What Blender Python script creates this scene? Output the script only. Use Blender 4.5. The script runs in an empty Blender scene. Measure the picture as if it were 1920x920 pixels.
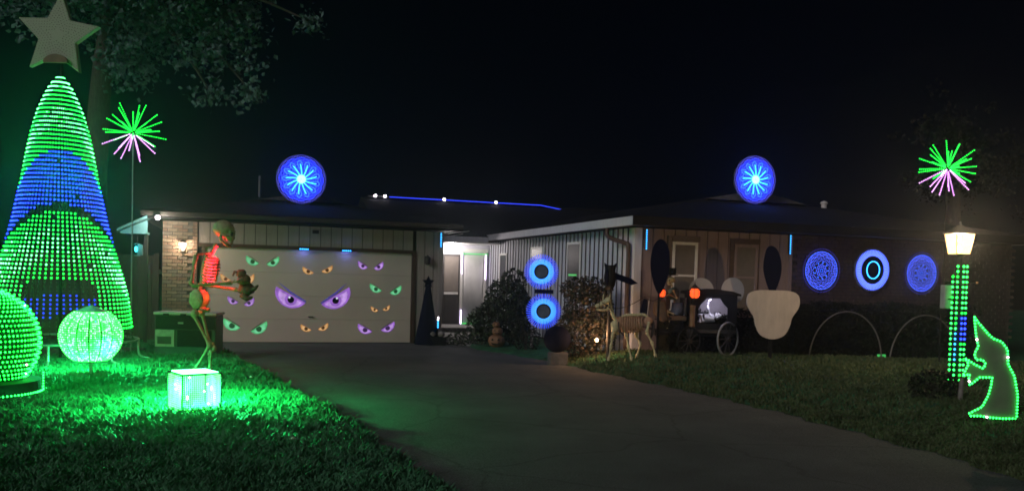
import bpy, bmesh, math, random
import numpy as np
from mathutils import Vector, Matrix
random.seed(7)
RAD = math.radians
PI = math.pi
S = bpy.context.scene
COL = S.collection

# ------------------------------------------------------------------ camera
F_PX = 1600.0                      # focal length, in pixels of the 1920 wide photograph
PITCH, ROLL, SHY, CZ = RAD(-2.0), 0.0275, 113.0, 1.66
FW = Vector((0, math.cos(PITCH), math.sin(PITCH)))
U0 = Vector((0, -math.sin(PITCH), math.cos(PITCH)))
R0 = Vector((1, 0, 0))
RT = math.cos(ROLL) * R0 + math.sin(ROLL) * U0
UP = -math.sin(ROLL) * R0 + math.cos(ROLL) * U0
cam_d = bpy.data.cameras.new('camera')
cam_d.sensor_width = 36.0
cam_d.lens = F_PX / 1920 * 36.0
cam_d.shift_y = SHY / 1920
cam_d.clip_start, cam_d.clip_end = 0.1, 2000
cam = bpy.data.objects.new('camera', cam_d)
COL.objects.link(cam)
cam.matrix_world = Matrix(((RT.x, UP.x, -FW.x, 0), (RT.y, UP.y, -FW.y, 0), (RT.z, UP.z, -FW.z, CZ), (0, 0, 0, 1)))
S.camera = cam

# ------------------------------------------------------------------ night sky, weak street light, exposure
SUN_EL, SUN_AZ = RAD(24), RAD(222)          # light comes from behind the camera, from the left
W = bpy.data.worlds.new('World')
S.world = W
W.use_nodes = True
nt = W.node_tree
sky = nt.nodes.new('ShaderNodeTexSky')
sky.sky_type = 'NISHITA'
sky.sun_disc = False
sky.sun_elevation = SUN_EL
sky.sun_rotation = SUN_AZ
tint = nt.nodes.new('ShaderNodeMix')
tint.data_type = 'RGBA'
tint.blend_type = 'MULTIPLY'
tint.inputs[0].default_value = 1.0
tint.inputs[7].default_value = (0.22, 0.42, 1.0, 1)
nt.links.new(sky.outputs[0], tint.inputs[6])
nt.links.new(tint.outputs[2], nt.nodes['Background'].inputs[0])
nt.nodes['Background'].inputs[1].default_value = 0.00035
sun_d = bpy.data.lights.new('street_glow', 'SUN')
sun_d.energy = 0.82
sun_d.angle = RAD(25)
sun_d.color = (1.0, 0.93, 0.95)
sun = bpy.data.objects.new('street_glow', sun_d)
COL.objects.link(sun)
sd = Vector((math.sin(SUN_AZ) * math.cos(SUN_EL), math.cos(SUN_AZ) * math.cos(SUN_EL), math.sin(SUN_EL)))
sun.rotation_euler = sd.to_track_quat('Z', 'Y').to_euler()
S.view_settings.view_transform = 'Standard'
S.view_settings.look = 'None'
S.view_settings.exposure = 0
S.view_settings.gamma = 1
S.render.engine = 'CYCLES'
S.cycles.use_denoising = True
S.cycles.filter_width = 1.7
S.cycles.use_light_tree = True
S.cycles.max_bounces = 5
S.cycles.sample_clamp_indirect = 2.0


# ------------------------------------------------------------------ where things stand
def ray(px, py):
    return FW + RT * ((px - 960) / F_PX) + UP * ((460 + SHY - py) / F_PX)


def gnd(px, py, z=0.0):
    d = ray(px, py)
    return Vector((0, 0, CZ)) + d * ((z - CZ) / d.z)


def at(px, py, Y):
    d = ray(px, py)
    return Vector((0, 0, CZ)) + d * (Y / d.y)


TH = RAD(18)                                # the house is turned 18 degrees
HO = gnd(580, 642.5)                        # foot of the garage door's middle
HU = Vector((math.cos(TH), math.sin(TH), 0))
HV = Vector((-math.sin(TH), math.cos(TH), 0))


def hloc(p):
    q = p - HO
    return Vector((q.dot(HU), q.dot(HV), q.z))


def hw(a, y, z=0):
    return HO + HU * a + HV * y + Vector((0, 0, z))


def onwall(px, py, y=0.0):                  # pixel -> house coordinates on the plane y
    d = ray(px, py)
    c = Vector((0, 0, CZ))
    return hloc(c + d * ((y - (c - HO).dot(HV)) / d.dot(HV)))


# ------------------------------------------------------------------ materials
def mat(name, col, rough=0.7, var=0.25, scale=6.0, bump=0.0, bscale=40.0, metal=0.0, spec=0.5, stretch=(1, 1, 1), dirt=None):
    m = bpy.data.materials.new(name)
    m.use_nodes = True
    t = m.node_tree
    b = t.nodes['Principled BSDF']
    b.inputs['Roughness'].default_value = rough
    b.inputs['Metallic'].default_value = metal
    b.inputs['Specular IOR Level'].default_value = spec
    tc = t.nodes.new('ShaderNodeTexCoord')
    mp = t.nodes.new('ShaderNodeMapping')
    mp.inputs['Scale'].default_value = stretch
    t.links.new(tc.outputs['Object'], mp.inputs['Vector'])
    n = t.nodes.new('ShaderNodeTexNoise')
    n.inputs['Scale'].default_value = scale
    n.inputs['Detail'].default_value = 6
    n.inputs['Roughness'].default_value = 0.65
    t.links.new(mp.outputs[0], n.inputs['Vector'])
    r = t.nodes.new('ShaderNodeValToRGB')
    r.color_ramp.elements[0].position = 0.3
    r.color_ramp.elements[1].position = 0.7
    lo = [c * (1 - var) for c in col]
    hi = [min(1, c * (1 + var)) for c in col]
    if dirt:
        lo = dirt
    r.color_ramp.elements[0].color = (*lo, 1)
    r.color_ramp.elements[1].color = (*hi, 1)
    t.links.new(n.outputs[0], r.inputs[0])
    t.links.new(r.outputs[0], b.inputs['Base Color'])
    if bump:
        n2 = t.nodes.new('ShaderNodeTexNoise')
        n2.inputs['Scale'].default_value = bscale
        n2.inputs['Detail'].default_value = 4
        t.links.new(mp.outputs[0], n2.inputs['Vector'])
        bp = t.nodes.new('ShaderNodeBump')
        bp.inputs['Strength'].default_value = bump
        bp.inputs['Distance'].default_value = 0.02
        t.links.new(n2.outputs[0], bp.inputs['Height'])
        t.links.new(bp.outputs[0], b.inputs['Normal'])
    return m


def em(name, col, st, base=(0.02, 0.02, 0.02)):
    m = bpy.data.materials.new(name)
    m.use_nodes = True
    b = m.node_tree.nodes['Principled BSDF']
    b.inputs['Base Color'].default_value = (*base, 1)
    b.inputs['Roughness'].default_value = 0.4
    b.inputs['Emission Color'].default_value = (*col, 1)
    b.inputs['Emission Strength'].default_value = st
    return m


def em_var(m, scale=9.0):
    t = m.node_tree
    b = t.nodes['Principled BSDF']
    st = b.inputs['Emission Strength'].default_value
    tc = t.nodes.new('ShaderNodeTexCoord')
    n = t.nodes.new('ShaderNodeTexNoise'); n.inputs['Scale'].default_value = scale; n.inputs['Detail'].default_value = 3
    t.links.new(tc.outputs['Object'], n.inputs['Vector'])
    r = t.nodes.new('ShaderNodeMapRange')
    r.inputs[1].default_value, r.inputs[2].default_value = .3, .7
    r.inputs[3].default_value, r.inputs[4].default_value = st * .62, st * 1.12
    t.links.new(n.outputs[0], r.inputs[0])
    t.links.new(r.outputs[0], b.inputs['Emission Strength'])
    return m


def lit_glass(name, col, st):              # thin glass pane: lets the bulb's light out and glows a little itself
    m = bpy.data.materials.new(name)
    m.use_nodes = True
    t = m.node_tree
    t.nodes.remove(t.nodes['Principled BSDF'])
    o = t.nodes['Material Output']
    tr = t.nodes.new('ShaderNodeBsdfTransparent')
    tr.inputs[0].default_value = (0.95, 0.9, 0.85, 1)
    e = t.nodes.new('ShaderNodeEmission')
    e.inputs[0].default_value = (*col, 1)
    e.inputs[1].default_value = st
    a = t.nodes.new('ShaderNodeAddShader')
    t.links.new(tr.outputs[0], a.inputs[0])
    t.links.new(e.outputs[0], a.inputs[1])
    t.links.new(a.outputs[0], o.inputs[0])
    return m


M = dict(
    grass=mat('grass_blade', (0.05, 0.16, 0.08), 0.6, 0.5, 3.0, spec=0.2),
    grass_warm=mat('warm_lit_grass_blade', (0.062, 0.085, 0.036), 0.6, 0.45, 3.0, spec=0.2),  # warm lamp light on the right lawn put into the blade colour
    soil=mat('turf', (0.035, 0.12, 0.06), 0.95, 0.55, 5.0, 0.8, 30, spec=0.1),
    asphalt=mat('asphalt', (0.095, 0.10, 0.105), 0.9, 0.22, 0.9, 0.5, 120, spec=0.25),
    concrete=mat('concrete', (0.26, 0.25, 0.24), 0.85, 0.2, 3.0, 0.3, 60),
    siding=mat('grey_siding', (0.34, 0.29, 0.27), 0.75, 0.12, 4.0, 0.25, 30, stretch=(8, 8, 0.6)),
    siding_w=mat('white_siding', (0.60, 0.60, 0.66), 0.75, 0.12, 4.0, 0.25, 30, stretch=(8, 8, 0.6)),
    siding_t=mat('tan_siding', (0.25, 0.185, 0.18), 0.75, 0.12, 4.0, 0.25, 30, stretch=(8, 8, 0.6)),
    backing=mat('wall_backing', (0.02, 0.019, 0.018), 0.9),
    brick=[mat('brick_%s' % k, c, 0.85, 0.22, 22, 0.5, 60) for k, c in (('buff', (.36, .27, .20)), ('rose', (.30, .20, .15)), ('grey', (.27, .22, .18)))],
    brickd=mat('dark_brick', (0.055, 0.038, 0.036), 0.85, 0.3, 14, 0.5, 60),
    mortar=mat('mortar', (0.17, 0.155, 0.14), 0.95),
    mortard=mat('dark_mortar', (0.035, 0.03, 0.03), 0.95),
    door=mat('projector_lit_door_paint', (0.66, 0.55, 0.49), 0.55, 0.05, 1.5),  # projector's light over the door put into a paler paint colour
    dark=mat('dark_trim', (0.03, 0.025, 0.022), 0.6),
    brown=mat('brown_trim', (0.075, 0.045, 0.035), 0.5),
    white=mat('white_paint', (0.72, 0.70, 0.67), 0.5, 0.08),
    board=mat('pale_board', (0.50, 0.43, 0.375), 0.75, 0.16, 5.0, 0.2, 30, stretch=(1.5, 1.5, .4)),
    boardw=mat('off_white_board', (0.46, 0.42, 0.41), 0.7, 0.08, 3.0),
    star=mat('star_panel', (0.34, 0.36, 0.27), 0.6, 0.04, 2.0),
    roof=mat('shingle', (0.017, 0.020, 0.027), 0.9, 0.4, 9, 0.9, 70, spec=0.15),
    shingle_edge=mat('gable_boards', (0.10, 0.10, 0.10), 0.85, 0.3, 9),
    black=mat('black_plastic', (0.008, 0.008, 0.009), 0.6, spec=0.2),
    navy=mat('navy_cloth', (0.004, 0.005, 0.018), 0.9, spec=0.1),
    metal=mat('galvanised_pipe', (0.35, 0.36, 0.35), 0.4, 0.15, 8, metal=0.6),
    pole=mat('grey_pole', (0.22, 0.22, 0.23), 0.5),
    bone=mat('aged_bone', (0.30, 0.255, 0.15), 0.6, 0.35, 16, 0.3, 50),
    bonew=mat('white_bone', (0.72, 0.70, 0.70), 0.6, 0.12, 16),
    boneh=mat('pale_bone', (0.50, 0.45, 0.27), 0.6, 0.3, 16, 0.3, 50),
    boneb=mat('brown_bone', (0.40, 0.23, 0.15), 0.65, 0.3, 16, 0.3, 50),
    socket=mat('eye_socket', (0.012, 0.01, 0.008), 0.9),
    lump=mat('mottled_green_brown', (0.12, 0.085, 0.05), 0.7, 0.5, 12, 0.6, 30, dirt=(0.06, 0.025, 0.015)),
    leaf=mat('leaf', (0.045, 0.07, 0.03), 0.5, 0.45, 3.0, spec=0.4),
    leafd=mat('dark_leaf', (0.022, 0.026, 0.016), 0.6, 0.4, 3.0, spec=0.25),
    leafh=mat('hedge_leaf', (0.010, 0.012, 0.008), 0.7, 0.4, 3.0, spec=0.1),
    leafb=mat('bronze_leaf', (0.075, 0.05, 0.03), 0.55, 0.4, 3.0, spec=0.35),
    leaft=mat('tree_leaf', (0.08, 0.14, 0.13), 0.6, 0.4, 2.0, spec=0.3),
    bark=mat('bark', (0.06, 0.05, 0.04), 0.9, 0.4, 8, 0.9, 20, stretch=(4, 4, 0.7)),
    wood=mat('dark_fence_wood', (0.05, 0.042, 0.035), 0.85, 0.3, 6, 0.3, 30, stretch=(6, 6, 0.6)),
    carved=mat('amber_wood', (0.20, 0.10, 0.04), 0.6, 0.3, 12),
    pumpkin=mat('pumpkin_skin', (0.24, 0.12, 0.06), 0.6, 0.25, 6, 0.2, 30),
    bin=mat('bin_plastic', (0.03, 0.045, 0.04), 0.5),
    binp=mat('bin_label', (0.30, 0.36, 0.30), 0.6, 0.3, 9),
    lid=mat('bin_lid', (0.40, 0.40, 0.38), 0.6),
    stone=mat('porch_stone', (0.22, 0.19, 0.18), 0.85, 0.35, 8, 0.5, 40),
    dstone=mat('grey_stone', (0.09, 0.085, 0.085), 0.85, 0.35, 8, 0.5, 40),
    cloth=mat('teal_cloth', (0.10, 0.20, 0.19), 0.85, 0.3, 8),
    clothb=mat('grey_blue_cloth', (0.10, 0.12, 0.16), 0.85, 0.3, 8),
    blanket=mat('brown_blanket', (0.12, 0.075, 0.045), 0.9, 0.3, 9),
    glass=mat('dark_glass', (0.02, 0.022, 0.024), 0.35, 0.1, spec=0.15),
    blind=mat('window_blind', (0.16, 0.135, 0.115), 0.8, 0.15),
    pvc=mat('grey_pvc_pipe', (0.13, 0.125, 0.12), 0.5),
    curtain=mat('curtain', (0.62, 0.61, 0.60), 0.8, 0.06),
    teal=mat('teal_lit_wood', (0.12, 0.30, 0.32), 0.7, 0.2),  # teal of the lantern light put into the wood colour
    scorch=mat('star_bracket', (0.18, 0.08, 0.06), 0.7),
    off=mat('unlit_led', (0.05, 0.06, 0.055), 0.4),
    net=mat('black_cord', (0.008, 0.010, 0.009), 0.8),
    witch=mat('grey_green_sheet', (0.16, 0.17, 0.12), 0.7, 0.15),
    # leds
    g=em('green_led', (0.010, 1.0, 0.055), 8.5), gb=em('bright_green_led', (0.07, 1.0, 0.17), 14.0), gd=em('dim_green_led', (0.006, 1.0, 0.035), 9.0),
    gc=em('cube_led', (0.045, 1.0, 0.065), 9.0), gs=em('sphere_led', (0.025, 1.0, 0.055), 7.0), gk=em('door_strip_led', (0.05, 1.0, 0.15), 1.2), gl=em('globe_led', (0.008, 1.0, 0.035), 22.0), gw=em('outline_led', (0.02, 1.0, 0.09), 9.0), sb=em('pale_sphere_led', (0.10, 1.0, 0.15), 10.0),
    gt=em('cube_top_led', (0.10, 1.0, 0.28), 22.0),
    b=em('blue_led', (0.010, 0.025, 1.0), 12.0), bd=em('dim_blue_led', (0.015, 0.03, 1.0), 3.0),
    bb=em('sky_blue_led', (0.018, 0.12, 1.0), 4.5), cy=em('cyan_led', (0.03, 0.36, 1.0), 5.0), ice=em('ice_led', (0.30, 0.95, 0.75), 3.0),
    bm=em('medallion_blue_led', (0.016, 0.028, 1.0), 6.5), bl=em('lace_blue_led', (0.07, 0.12, 1.0), 5.0), bv=em('violet_blue_led', (0.09, 0.08, 0.75), 1.4), strip=em('strip_blue_led', (0.03, 0.06, 1.0), 1.8),
    pk=em('pink_led', (0.85, 0.33, 1.0), 8.0), wh=em('white_led', (1.0, 0.85, 0.95), 14.0), wv=em('violet_white_led', (0.75, 0.6, 1.0), 6.0),
    red=em('red_led', (1.0, 0.015, 0.04), 8.0), org=em('orange_lantern', (1.0, 0.09, 0.015), 1.9), warm=em('warm_bulb', (1.0, 0.62, 0.28), 18.0),
    bulb=em('white_bulb', (1.0, 0.92, 0.84), 10.0), tealed=em('teal_led', (0.05, 0.75, 0.85), 5.0),
    ri=em('ring_inner_led', (0.05, 0.30, 1.0), 2.0), ro=em('ring_outer_led', (0.03, 0.075, 1.0), 1.7),
    gpanel=em('green_lamp_and_reflection', (0.10, 1.0, 0.20), 0.5),
    lpane=lit_glass('lantern_glass', (1.0, 0.60, 0.20), 2.5),
    spane=lit_glass('sconce_glass', (1.0, 0.86, 0.66), 0.9),
)


def add_cracks(m):
    t = m.node_tree
    b = t.nodes['Principled BSDF']
    src = b.inputs['Base Color'].links[0].from_socket
    tc = t.nodes.new('ShaderNodeTexCoord')
    n = t.nodes.new('ShaderNodeTexNoise'); n.inputs['Scale'].default_value = 1.7; n.inputs['Detail'].default_value = 5
    t.links.new(tc.outputs['Object'], n.inputs['Vector'])
    mx = t.nodes.new('ShaderNodeMix'); mx.data_type = 'RGBA'; mx.inputs[0].default_value = .25
    t.links.new(tc.outputs['Object'], mx.inputs[6]); t.links.new(n.outputs['Color'], mx.inputs[7])
    v = t.nodes.new('ShaderNodeTexVoronoi'); v.feature = 'DISTANCE_TO_EDGE'; v.inputs['Scale'].default_value = .55
    t.links.new(mx.outputs[2], v.inputs['Vector'])
    r = t.nodes.new('ShaderNodeValToRGB')
    r.color_ramp.elements[0].position = 0.0; r.color_ramp.elements[0].color = (.72, .72, .72, 1)
    r.color_ramp.elements[1].position = 0.012; r.color_ramp.elements[1].color = (1, 1, 1, 1)
    t.links.new(v.outputs['Distance'], r.inputs[0])
    g = t.nodes.new('ShaderNodeTexNoise'); g.inputs['Scale'].default_value = 90; g.inputs['Detail'].default_value = 2
    t.links.new(tc.outputs['Object'], g.inputs['Vector'])
    gr = t.nodes.new('ShaderNodeMapRange'); gr.inputs[1].default_value = .35; gr.inputs[2].default_value = .65; gr.inputs[3].default_value = .6; gr.inputs[4].default_value = 1.4
    t.links.new(g.outputs[0], gr.inputs[0])
    for k in (r.outputs[0], gr.outputs[0]):
        mm = t.nodes.new('ShaderNodeMix'); mm.data_type = 'RGBA'; mm.blend_type = 'MULTIPLY'; mm.inputs[0].default_value = 1
        t.links.new(src, mm.inputs[6]); t.links.new(k, mm.inputs[7])
        src = mm.outputs[2]
    t.links.new(src, b.inputs['Base Color'])


add_cracks(M['asphalt'])


# ------------------------------------------------------------------ mesh builder
class MB:
    def __init__(s):
        s.v, s.f, s.mi = [], [], []

    def add(s, vs, fs, m=0):
        o = len(s.v)
        s.v.extend([tuple(x) for x in vs])
        s.f.extend([tuple(i + o for i in f) for f in fs])
        s.mi.extend([m] * len(fs))
        return s

    def box(s, x0, x1, y0, y1, z0, z1, m=0, mx=None):
        vs = [Vector((x, y, z)) for z in (z0, z1) for y in (y0, y1) for x in (x0, x1)]
        if mx is not None:
            vs = [mx @ p for p in vs]
        return s.add(vs, [(0, 2, 3, 1), (4, 5, 7, 6), (0, 1, 5, 4), (2, 6, 7, 3), (0, 4, 6, 2), (1, 3, 7, 5)], m)

    def tube(s, pts, r, n=8, m=0, caps=True, flat=1.0):
        pts = [Vector(p) for p in pts]
        k = len(pts)
        rs = r if isinstance(r, (list, tuple)) else [r] * k
        o = len(s.v)
        prev = None
        for i, p in enumerate(pts):
            t = (pts[min(i + 1, k - 1)] - pts[max(i - 1, 0)])
            t = t.normalized() if t.length > 1e-9 else Vector((0, 0, 1))
            if prev is None:
                a = t.cross(Vector((0, 0, 1)))
                if a.length < 0.05:
                    a = t.cross(Vector((1, 0, 0)))
            else:
                a = prev - t * prev.dot(t)
            a.normalize()
            prev = a
            b = t.cross(a)
            for j in range(n):
                q = 2 * PI * j / n
                s.v.append(tuple(p + a * (math.cos(q) * rs[i]) + b * (math.sin(q) * rs[i] * flat)))
        for i in range(k - 1):
            for j in range(n):
                j2 = (j + 1) % n
                s.f.append((o + i * n + j, o + i * n + j2, o + (i + 1) * n + j2, o + (i + 1) * n + j))
                s.mi.append(m)
        if caps:
            s.f.append(tuple(o + j for j in range(n))[::-1])
            s.f.append(tuple(o + (k - 1) * n + j for j in range(n)))
            s.mi += [m, m]
        return s

    def bone(s, p, q, r, m=0, knob=1.7, n=7):
        p, q = Vector(p), Vector(q)
        ts = (0, .03, .09, .2, .5, .8, .91, .97, 1)
        ks = (.5, knob * .95, knob, 1.05, .85, 1.05, knob, knob * .95, .5)
        return s.tube([p.lerp(q, t) for t in ts], [r * k for k in ks], n, m)

    def ball(s, c, r, seg=16, rings=10, m=0, fn=None, mx=None):
        c = Vector(c)
        rr = r if isinstance(r, (tuple, list)) else (r, r, r)
        o = len(s.v)
        for i in range(rings + 1):
            th = PI * i / rings
            for j in range(seg):
                ph = 2 * PI * j / seg
                d = Vector((math.sin(th) * math.cos(ph), math.sin(th) * math.sin(ph), math.cos(th)))
                k = fn(d) if fn else 1.0
                p = Vector((d.x * rr[0], d.y * rr[1], d.z * rr[2])) * k
                if mx is not None:
                    p = mx @ p
                s.v.append(tuple(c + p))
        for i in range(rings):
            for j in range(seg):
                j2 = (j + 1) % seg
                s.f.append((o + i * seg + j, o + (i + 1) * seg + j, o + (i + 1) * seg + j2, o + i * seg + j2))
                s.mi.append(m)
        return s

    def lathe(s, prof, c=(0, 0, 0), n=20, m=0, wob=None):
        c = Vector(c)
        o = len(s.v)
        for r, z in prof:
            for j in range(n):
                q = 2 * PI * j / n
                k = wob(q) if wob else 1
                s.v.append((c.x + r * k * math.cos(q), c.y + r * k * math.sin(q), c.z + z))
        for i in range(len(prof) - 1):
            for j in range(n):
                j2 = (j + 1) % n
                s.f.append((o + i * n + j, o + i * n + j2, o + (i + 1) * n + j2, o + (i + 1) * n + j))
                s.mi.append(m)
        s.f.append(tuple(o + j for j in range(n))[::-1])
        s.f.append(tuple(o + (len(prof) - 1) * n + j for j in range(n)))
        s.mi += [m, m]
        return s

    def prism(s, out, t, m=0, y0=0.0):     # outline in x,z ; thickness along y (front face at y0, back at y0+t)
        n = len(out)
        vs = [Vector((x, y0, z)) for x, z in out] + [Vector((x, y0 + t, z)) for x, z in out]
        fs = [tuple(range(n)), tuple(range(2 * n - 1, n - 1, -1))]
        fs += [((i + 1) % n, i, n + i, n + (i + 1) % n) for i in range(n)]
        return s.add(vs, fs, m)

    def dot(s, p, r, m=0):
        x, y, z = p
        return s.add([(x + r, y, z), (x - r, y, z), (x, y + r, z), (x, y - r, z), (x, y, z + r), (x, y, z - r)],
                     [(0, 2, 4), (2, 1, 4), (1, 3, 4), (3, 0, 4), (2, 0, 5), (1, 2, 5), (3, 1, 5), (0, 3, 5)], m)

    def leaf(s, c, sz, m=0, asp=0.5):
        a = Vector((random.gauss(0, 1), random.gauss(0, 1), random.gauss(0, 1))).normalized()
        b = a.orthogonal().normalized()
        b.rotate(Matrix.Rotation(random.random() * 6.28, 3, a))
        w = a.cross(b) * (sz * asp)
        c = Vector(c)
        b = b * sz
        return s.add([c - b * .5, c - b * .1 + w * .5, c + b * .5, c - b * .1 - w * .5, c + a * sz * .12], [(0, 1, 4), (1, 2, 4), (2, 3, 4), (3, 0, 4)], m)

    def build(s, name, mats, parent=None, smooth=False, kind=None, label=None, bevel=0.0):
        me = bpy.data.meshes.new(name)
        me.from_pydata(s.v, [], s.f)
        mats = mats if isinstance(mats, (list, tuple)) else [mats]
        for k in mats:
            me.materials.append(k)
        if len(mats) > 1:
            me.polygons.foreach_set('material_index', s.mi)
        if smooth:
            me.polygons.foreach_set('use_smooth', [True] * len(s.f))
        me.update()
        o = bpy.data.objects.new(name, me)
        COL.objects.link(o)
        if parent:
            o.parent = parent
        if kind:
            o['kind'] = kind
        if label:
            o['label'] = label
        if bevel:
            bv = o.modifiers.new('bevel', 'BEVEL')
            bv.width = bevel
            bv.segments = 2
            bv.limit_method = 'ANGLE'
        return o


def thing(name, label, cat, loc=(0, 0, 0), rz=0.0, group=None):
    o = bpy.data.objects.new(name, None)
    COL.objects.link(o)
    o.empty_display_size = 0.2
    o.location = loc
    o.rotation_euler = (0, 0, rz)
    o['label'] = label
    o['category'] = cat
    if group:
        o['group'] = group
    return o


def piece(src, parent, loc, rot=None, scale=None, m=None):
    c = src.copy()
    COL.objects.link(c)
    c.parent = parent
    c.location = loc
    if rot:
        c.rotation_euler = rot
    if scale:
        c.scale = scale
    return c


def dup(root, loc, rz, label, group=None):
    r = root.copy()
    COL.objects.link(r)
    r.location = loc
    r.rotation_euler = (0, 0, rz)
    r['label'] = label
    for ch in list(root.children):
        c = ch.copy()
        COL.objects.link(c)
        c.parent = r
        for g in list(ch.children):
            d = g.copy()
            COL.objects.link(d)
            d.parent = c
    return r


def lamp(name, loc, power, col, parent=None, radius=0.03, kind='POINT', rot=None, cone=None):
    d = bpy.data.lights.new(name, kind)
    d.energy = power
    d.color = col
    d.shadow_soft_size = radius
    if cone:
        d.spot_size = cone
        d.spot_blend = 0.25
    o = bpy.data.objects.new(name, d)
    COL.objects.link(o)
    o.location = loc
    if rot:
        o.rotation_euler = rot
    if parent:
        o.parent = parent
    return o


def walk(pts, step, closed=False):
    pts = [Vector(p) for p in pts]
    if closed:
        pts = pts + [pts[0]]
    out, acc = [pts[0].copy()], 0.0
    for p, q in zip(pts, pts[1:]):
        L = (q - p).length
        d = step - acc
        while d <= L:
            out.append(p.lerp(q, d / L))
            d += step
        acc = L - (d - step)
    return out


def smooth_pts(pts, n=6, closed=False):
    P = [Vector(p) for p in pts]
    k = len(P)
    out = []
    for i in range(k if closed else k - 1):
        g = lambda j: P[j % k] if closed else P[max(0, min(k - 1, j))]
        a, b, c, d = g(i - 1), g(i), g(i + 1), g(i + 2)
        for j in range(n):
            t = j / n
            out.append(.5 * ((2 * b) + (c - a) * t + (2 * a - 5 * b + 4 * c - d) * t * t + (3 * b - 3 * c + d - a) * t ** 3))
    if not closed:
        out.append(P[-1])
    return out


# ------------------------------------------------------------------ ground and driveway
LEFT_EDGE = [gnd(*p) for p in ((404, 643), (432, 664), (490, 695), (564, 737), (620, 766), (680, 804), (760, 862), (830, 908), (880, 960))]
RIGHT_EDGE = [gnd(*p) for p in ((872, 652), (1000, 673), (1120, 699), (1300, 737), (1450, 772), (1600, 812), (1740, 850), (1865, 886), (2060, 945))]
LEFT_EDGE.append(LEFT_EDGE[-1] + Vector((2.6, -5.5, 0)))
RIGHT_EDGE.append(RIGHT_EDGE[-1] + Vector((1.8, -6.0, 0)))
LX = np.array([p.x for p in LEFT_EDGE][::-1]); LY = np.array([p.y for p in LEFT_EDGE][::-1])
RX = np.array([p.x for p in RIGHT_EDGE][::-1]); RY = np.array([p.y for p in RIGHT_EDGE][::-1])


def noise2(x, y):
    return (np.sin(x * 2.3 + 1.7 * np.sin(y * 1.9)) * np.sin(y * 2.7 + 1.3 * np.sin(x * 2.1)) * .5
            + np.sin(x * 6.1 + 2 * np.sin(y * 5.3)) * np.sin(y * 7.3 + 2 * np.sin(x * 4.7)) * .3
            + np.sin(x * 15.1 + 2 * np.sin(y * 13.3)) * np.sin(y * 17.3 + 2 * np.sin(x * 12.7)) * .2)


def ground_h(x, y):
    x = np.asarray(x, float); y = np.asarray(y, float)
    xl = np.interp(y, LY, LX); xr = np.interp(y, RY, RX)
    wob = .05 * np.sin(y * 5.1) + .035 * np.sin(y * 13.0)
    dl = xl - x + wob; dr = x - xr + wob
    n = noise2(x, y)
    left = np.clip(dl / .15, 0, 1) * (.045 + .036 * n) - .04 * (1 - np.clip(dl / .15, 0, 1))
    t = np.clip((dr - .1) / 1.5, 0, 1)
    t = t * t * (3 - 2 * t)
    far = np.clip((17.8 - y) / 1.5, 0.25, 1) * np.clip((y - 5.5) / 3.5, 0.15, 1)
    right = np.clip(dr / .15, 0, 1) * (.04 + .25 * t * far + .018 * n) - .04 * (1 - np.clip(dr / .15, 0, 1))
    inside = (dl < 0) & (dr < 0)
    h = np.where(dl >= 0, left, np.where(dr >= 0, right, -.04))
    fade = np.clip((60 - np.hypot(x, y)) / 20, 0, 1)
    return np.where(inside, -.04, h * fade)


def gh(x, y):
    return float(ground_h(x, y))


def foot(px, py):                          # stands on the uneven lawn
    z = 0.05
    for _ in range(6):
        p = gnd(px, py, z)
        z = gh(p.x, p.y)
    return Vector((p.x, p.y, z))


gx = np.concatenate([[-60, -40, -30, -20], np.arange(-15, 13, .11), [14, 20, 30, 45, 60]])
gy = np.concatenate([[-30, -15, -6, 0], np.arange(2, 23, .11), [24, 27, 32, 45, 70]])
XX, YY = np.meshgrid(gx, gy)
ZZ = ground_h(XX, YY)
nx, ny = len(gx), len(gy)
idx = np.arange(nx * ny).reshape(ny, nx)
faces = np.stack([idx[:-1, :-1], idx[:-1, 1:], idx[1:, 1:], idx[1:, :-1]], -1).reshape(-1, 4)
gm = MB()
gm.v = list(map(tuple, np.stack([XX, YY, ZZ], -1).reshape(-1, 3)))
gm.f = list(map(tuple, faces)); gm.mi = [0] * len(gm.f)
ground = gm.build('ground', M['soil'], smooth=True, kind='structure')

dm = MB()
rows = np.linspace(LY[0], hw(0, 0).y + .6, 90)
prev = None
for i, y in enumerate(rows):
    xl, xr = float(np.interp(y, LY, LX)) - .25, float(np.interp(y, RY, RX)) + .25
    for j in range(13):
        t = j / 12
        x = xl + (xr - xl) * t
        q = hloc(Vector((x, y, 0)))
        dm.v.append((x, y, .004 + .008 * math.sin(PI * t)) if q.y < -.02 else tuple(hw(max(-2.4, min(3.4, q.x)), -.02, .004)))
    if i:
        for j in range(12):
            a = (i - 1) * 13 + j
            dm.f.append((a, a + 1, a + 14, a + 13)); dm.mi.append(0)
driveway = dm.build('driveway', M['asphalt'], smooth=True, kind='structure')

# walk to the porch
wm = MB()
wp = [(3.13, -.3), (4.3, -1.6), (4.5, 1.2), (4.9, 3.3), (3.2, 3.3), (3.13, 1.2)]
vs = [hw(a, y, .03) for a, y in wp] + [hw(a, y, -.1) for a, y in wp]
wm.add(vs, [tuple(range(6))] + [((i + 1) % 6, i, 6 + i, 6 + (i + 1) % 6) for i in range(6)])
wm.build('path', M['concrete'], kind='structure')


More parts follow.
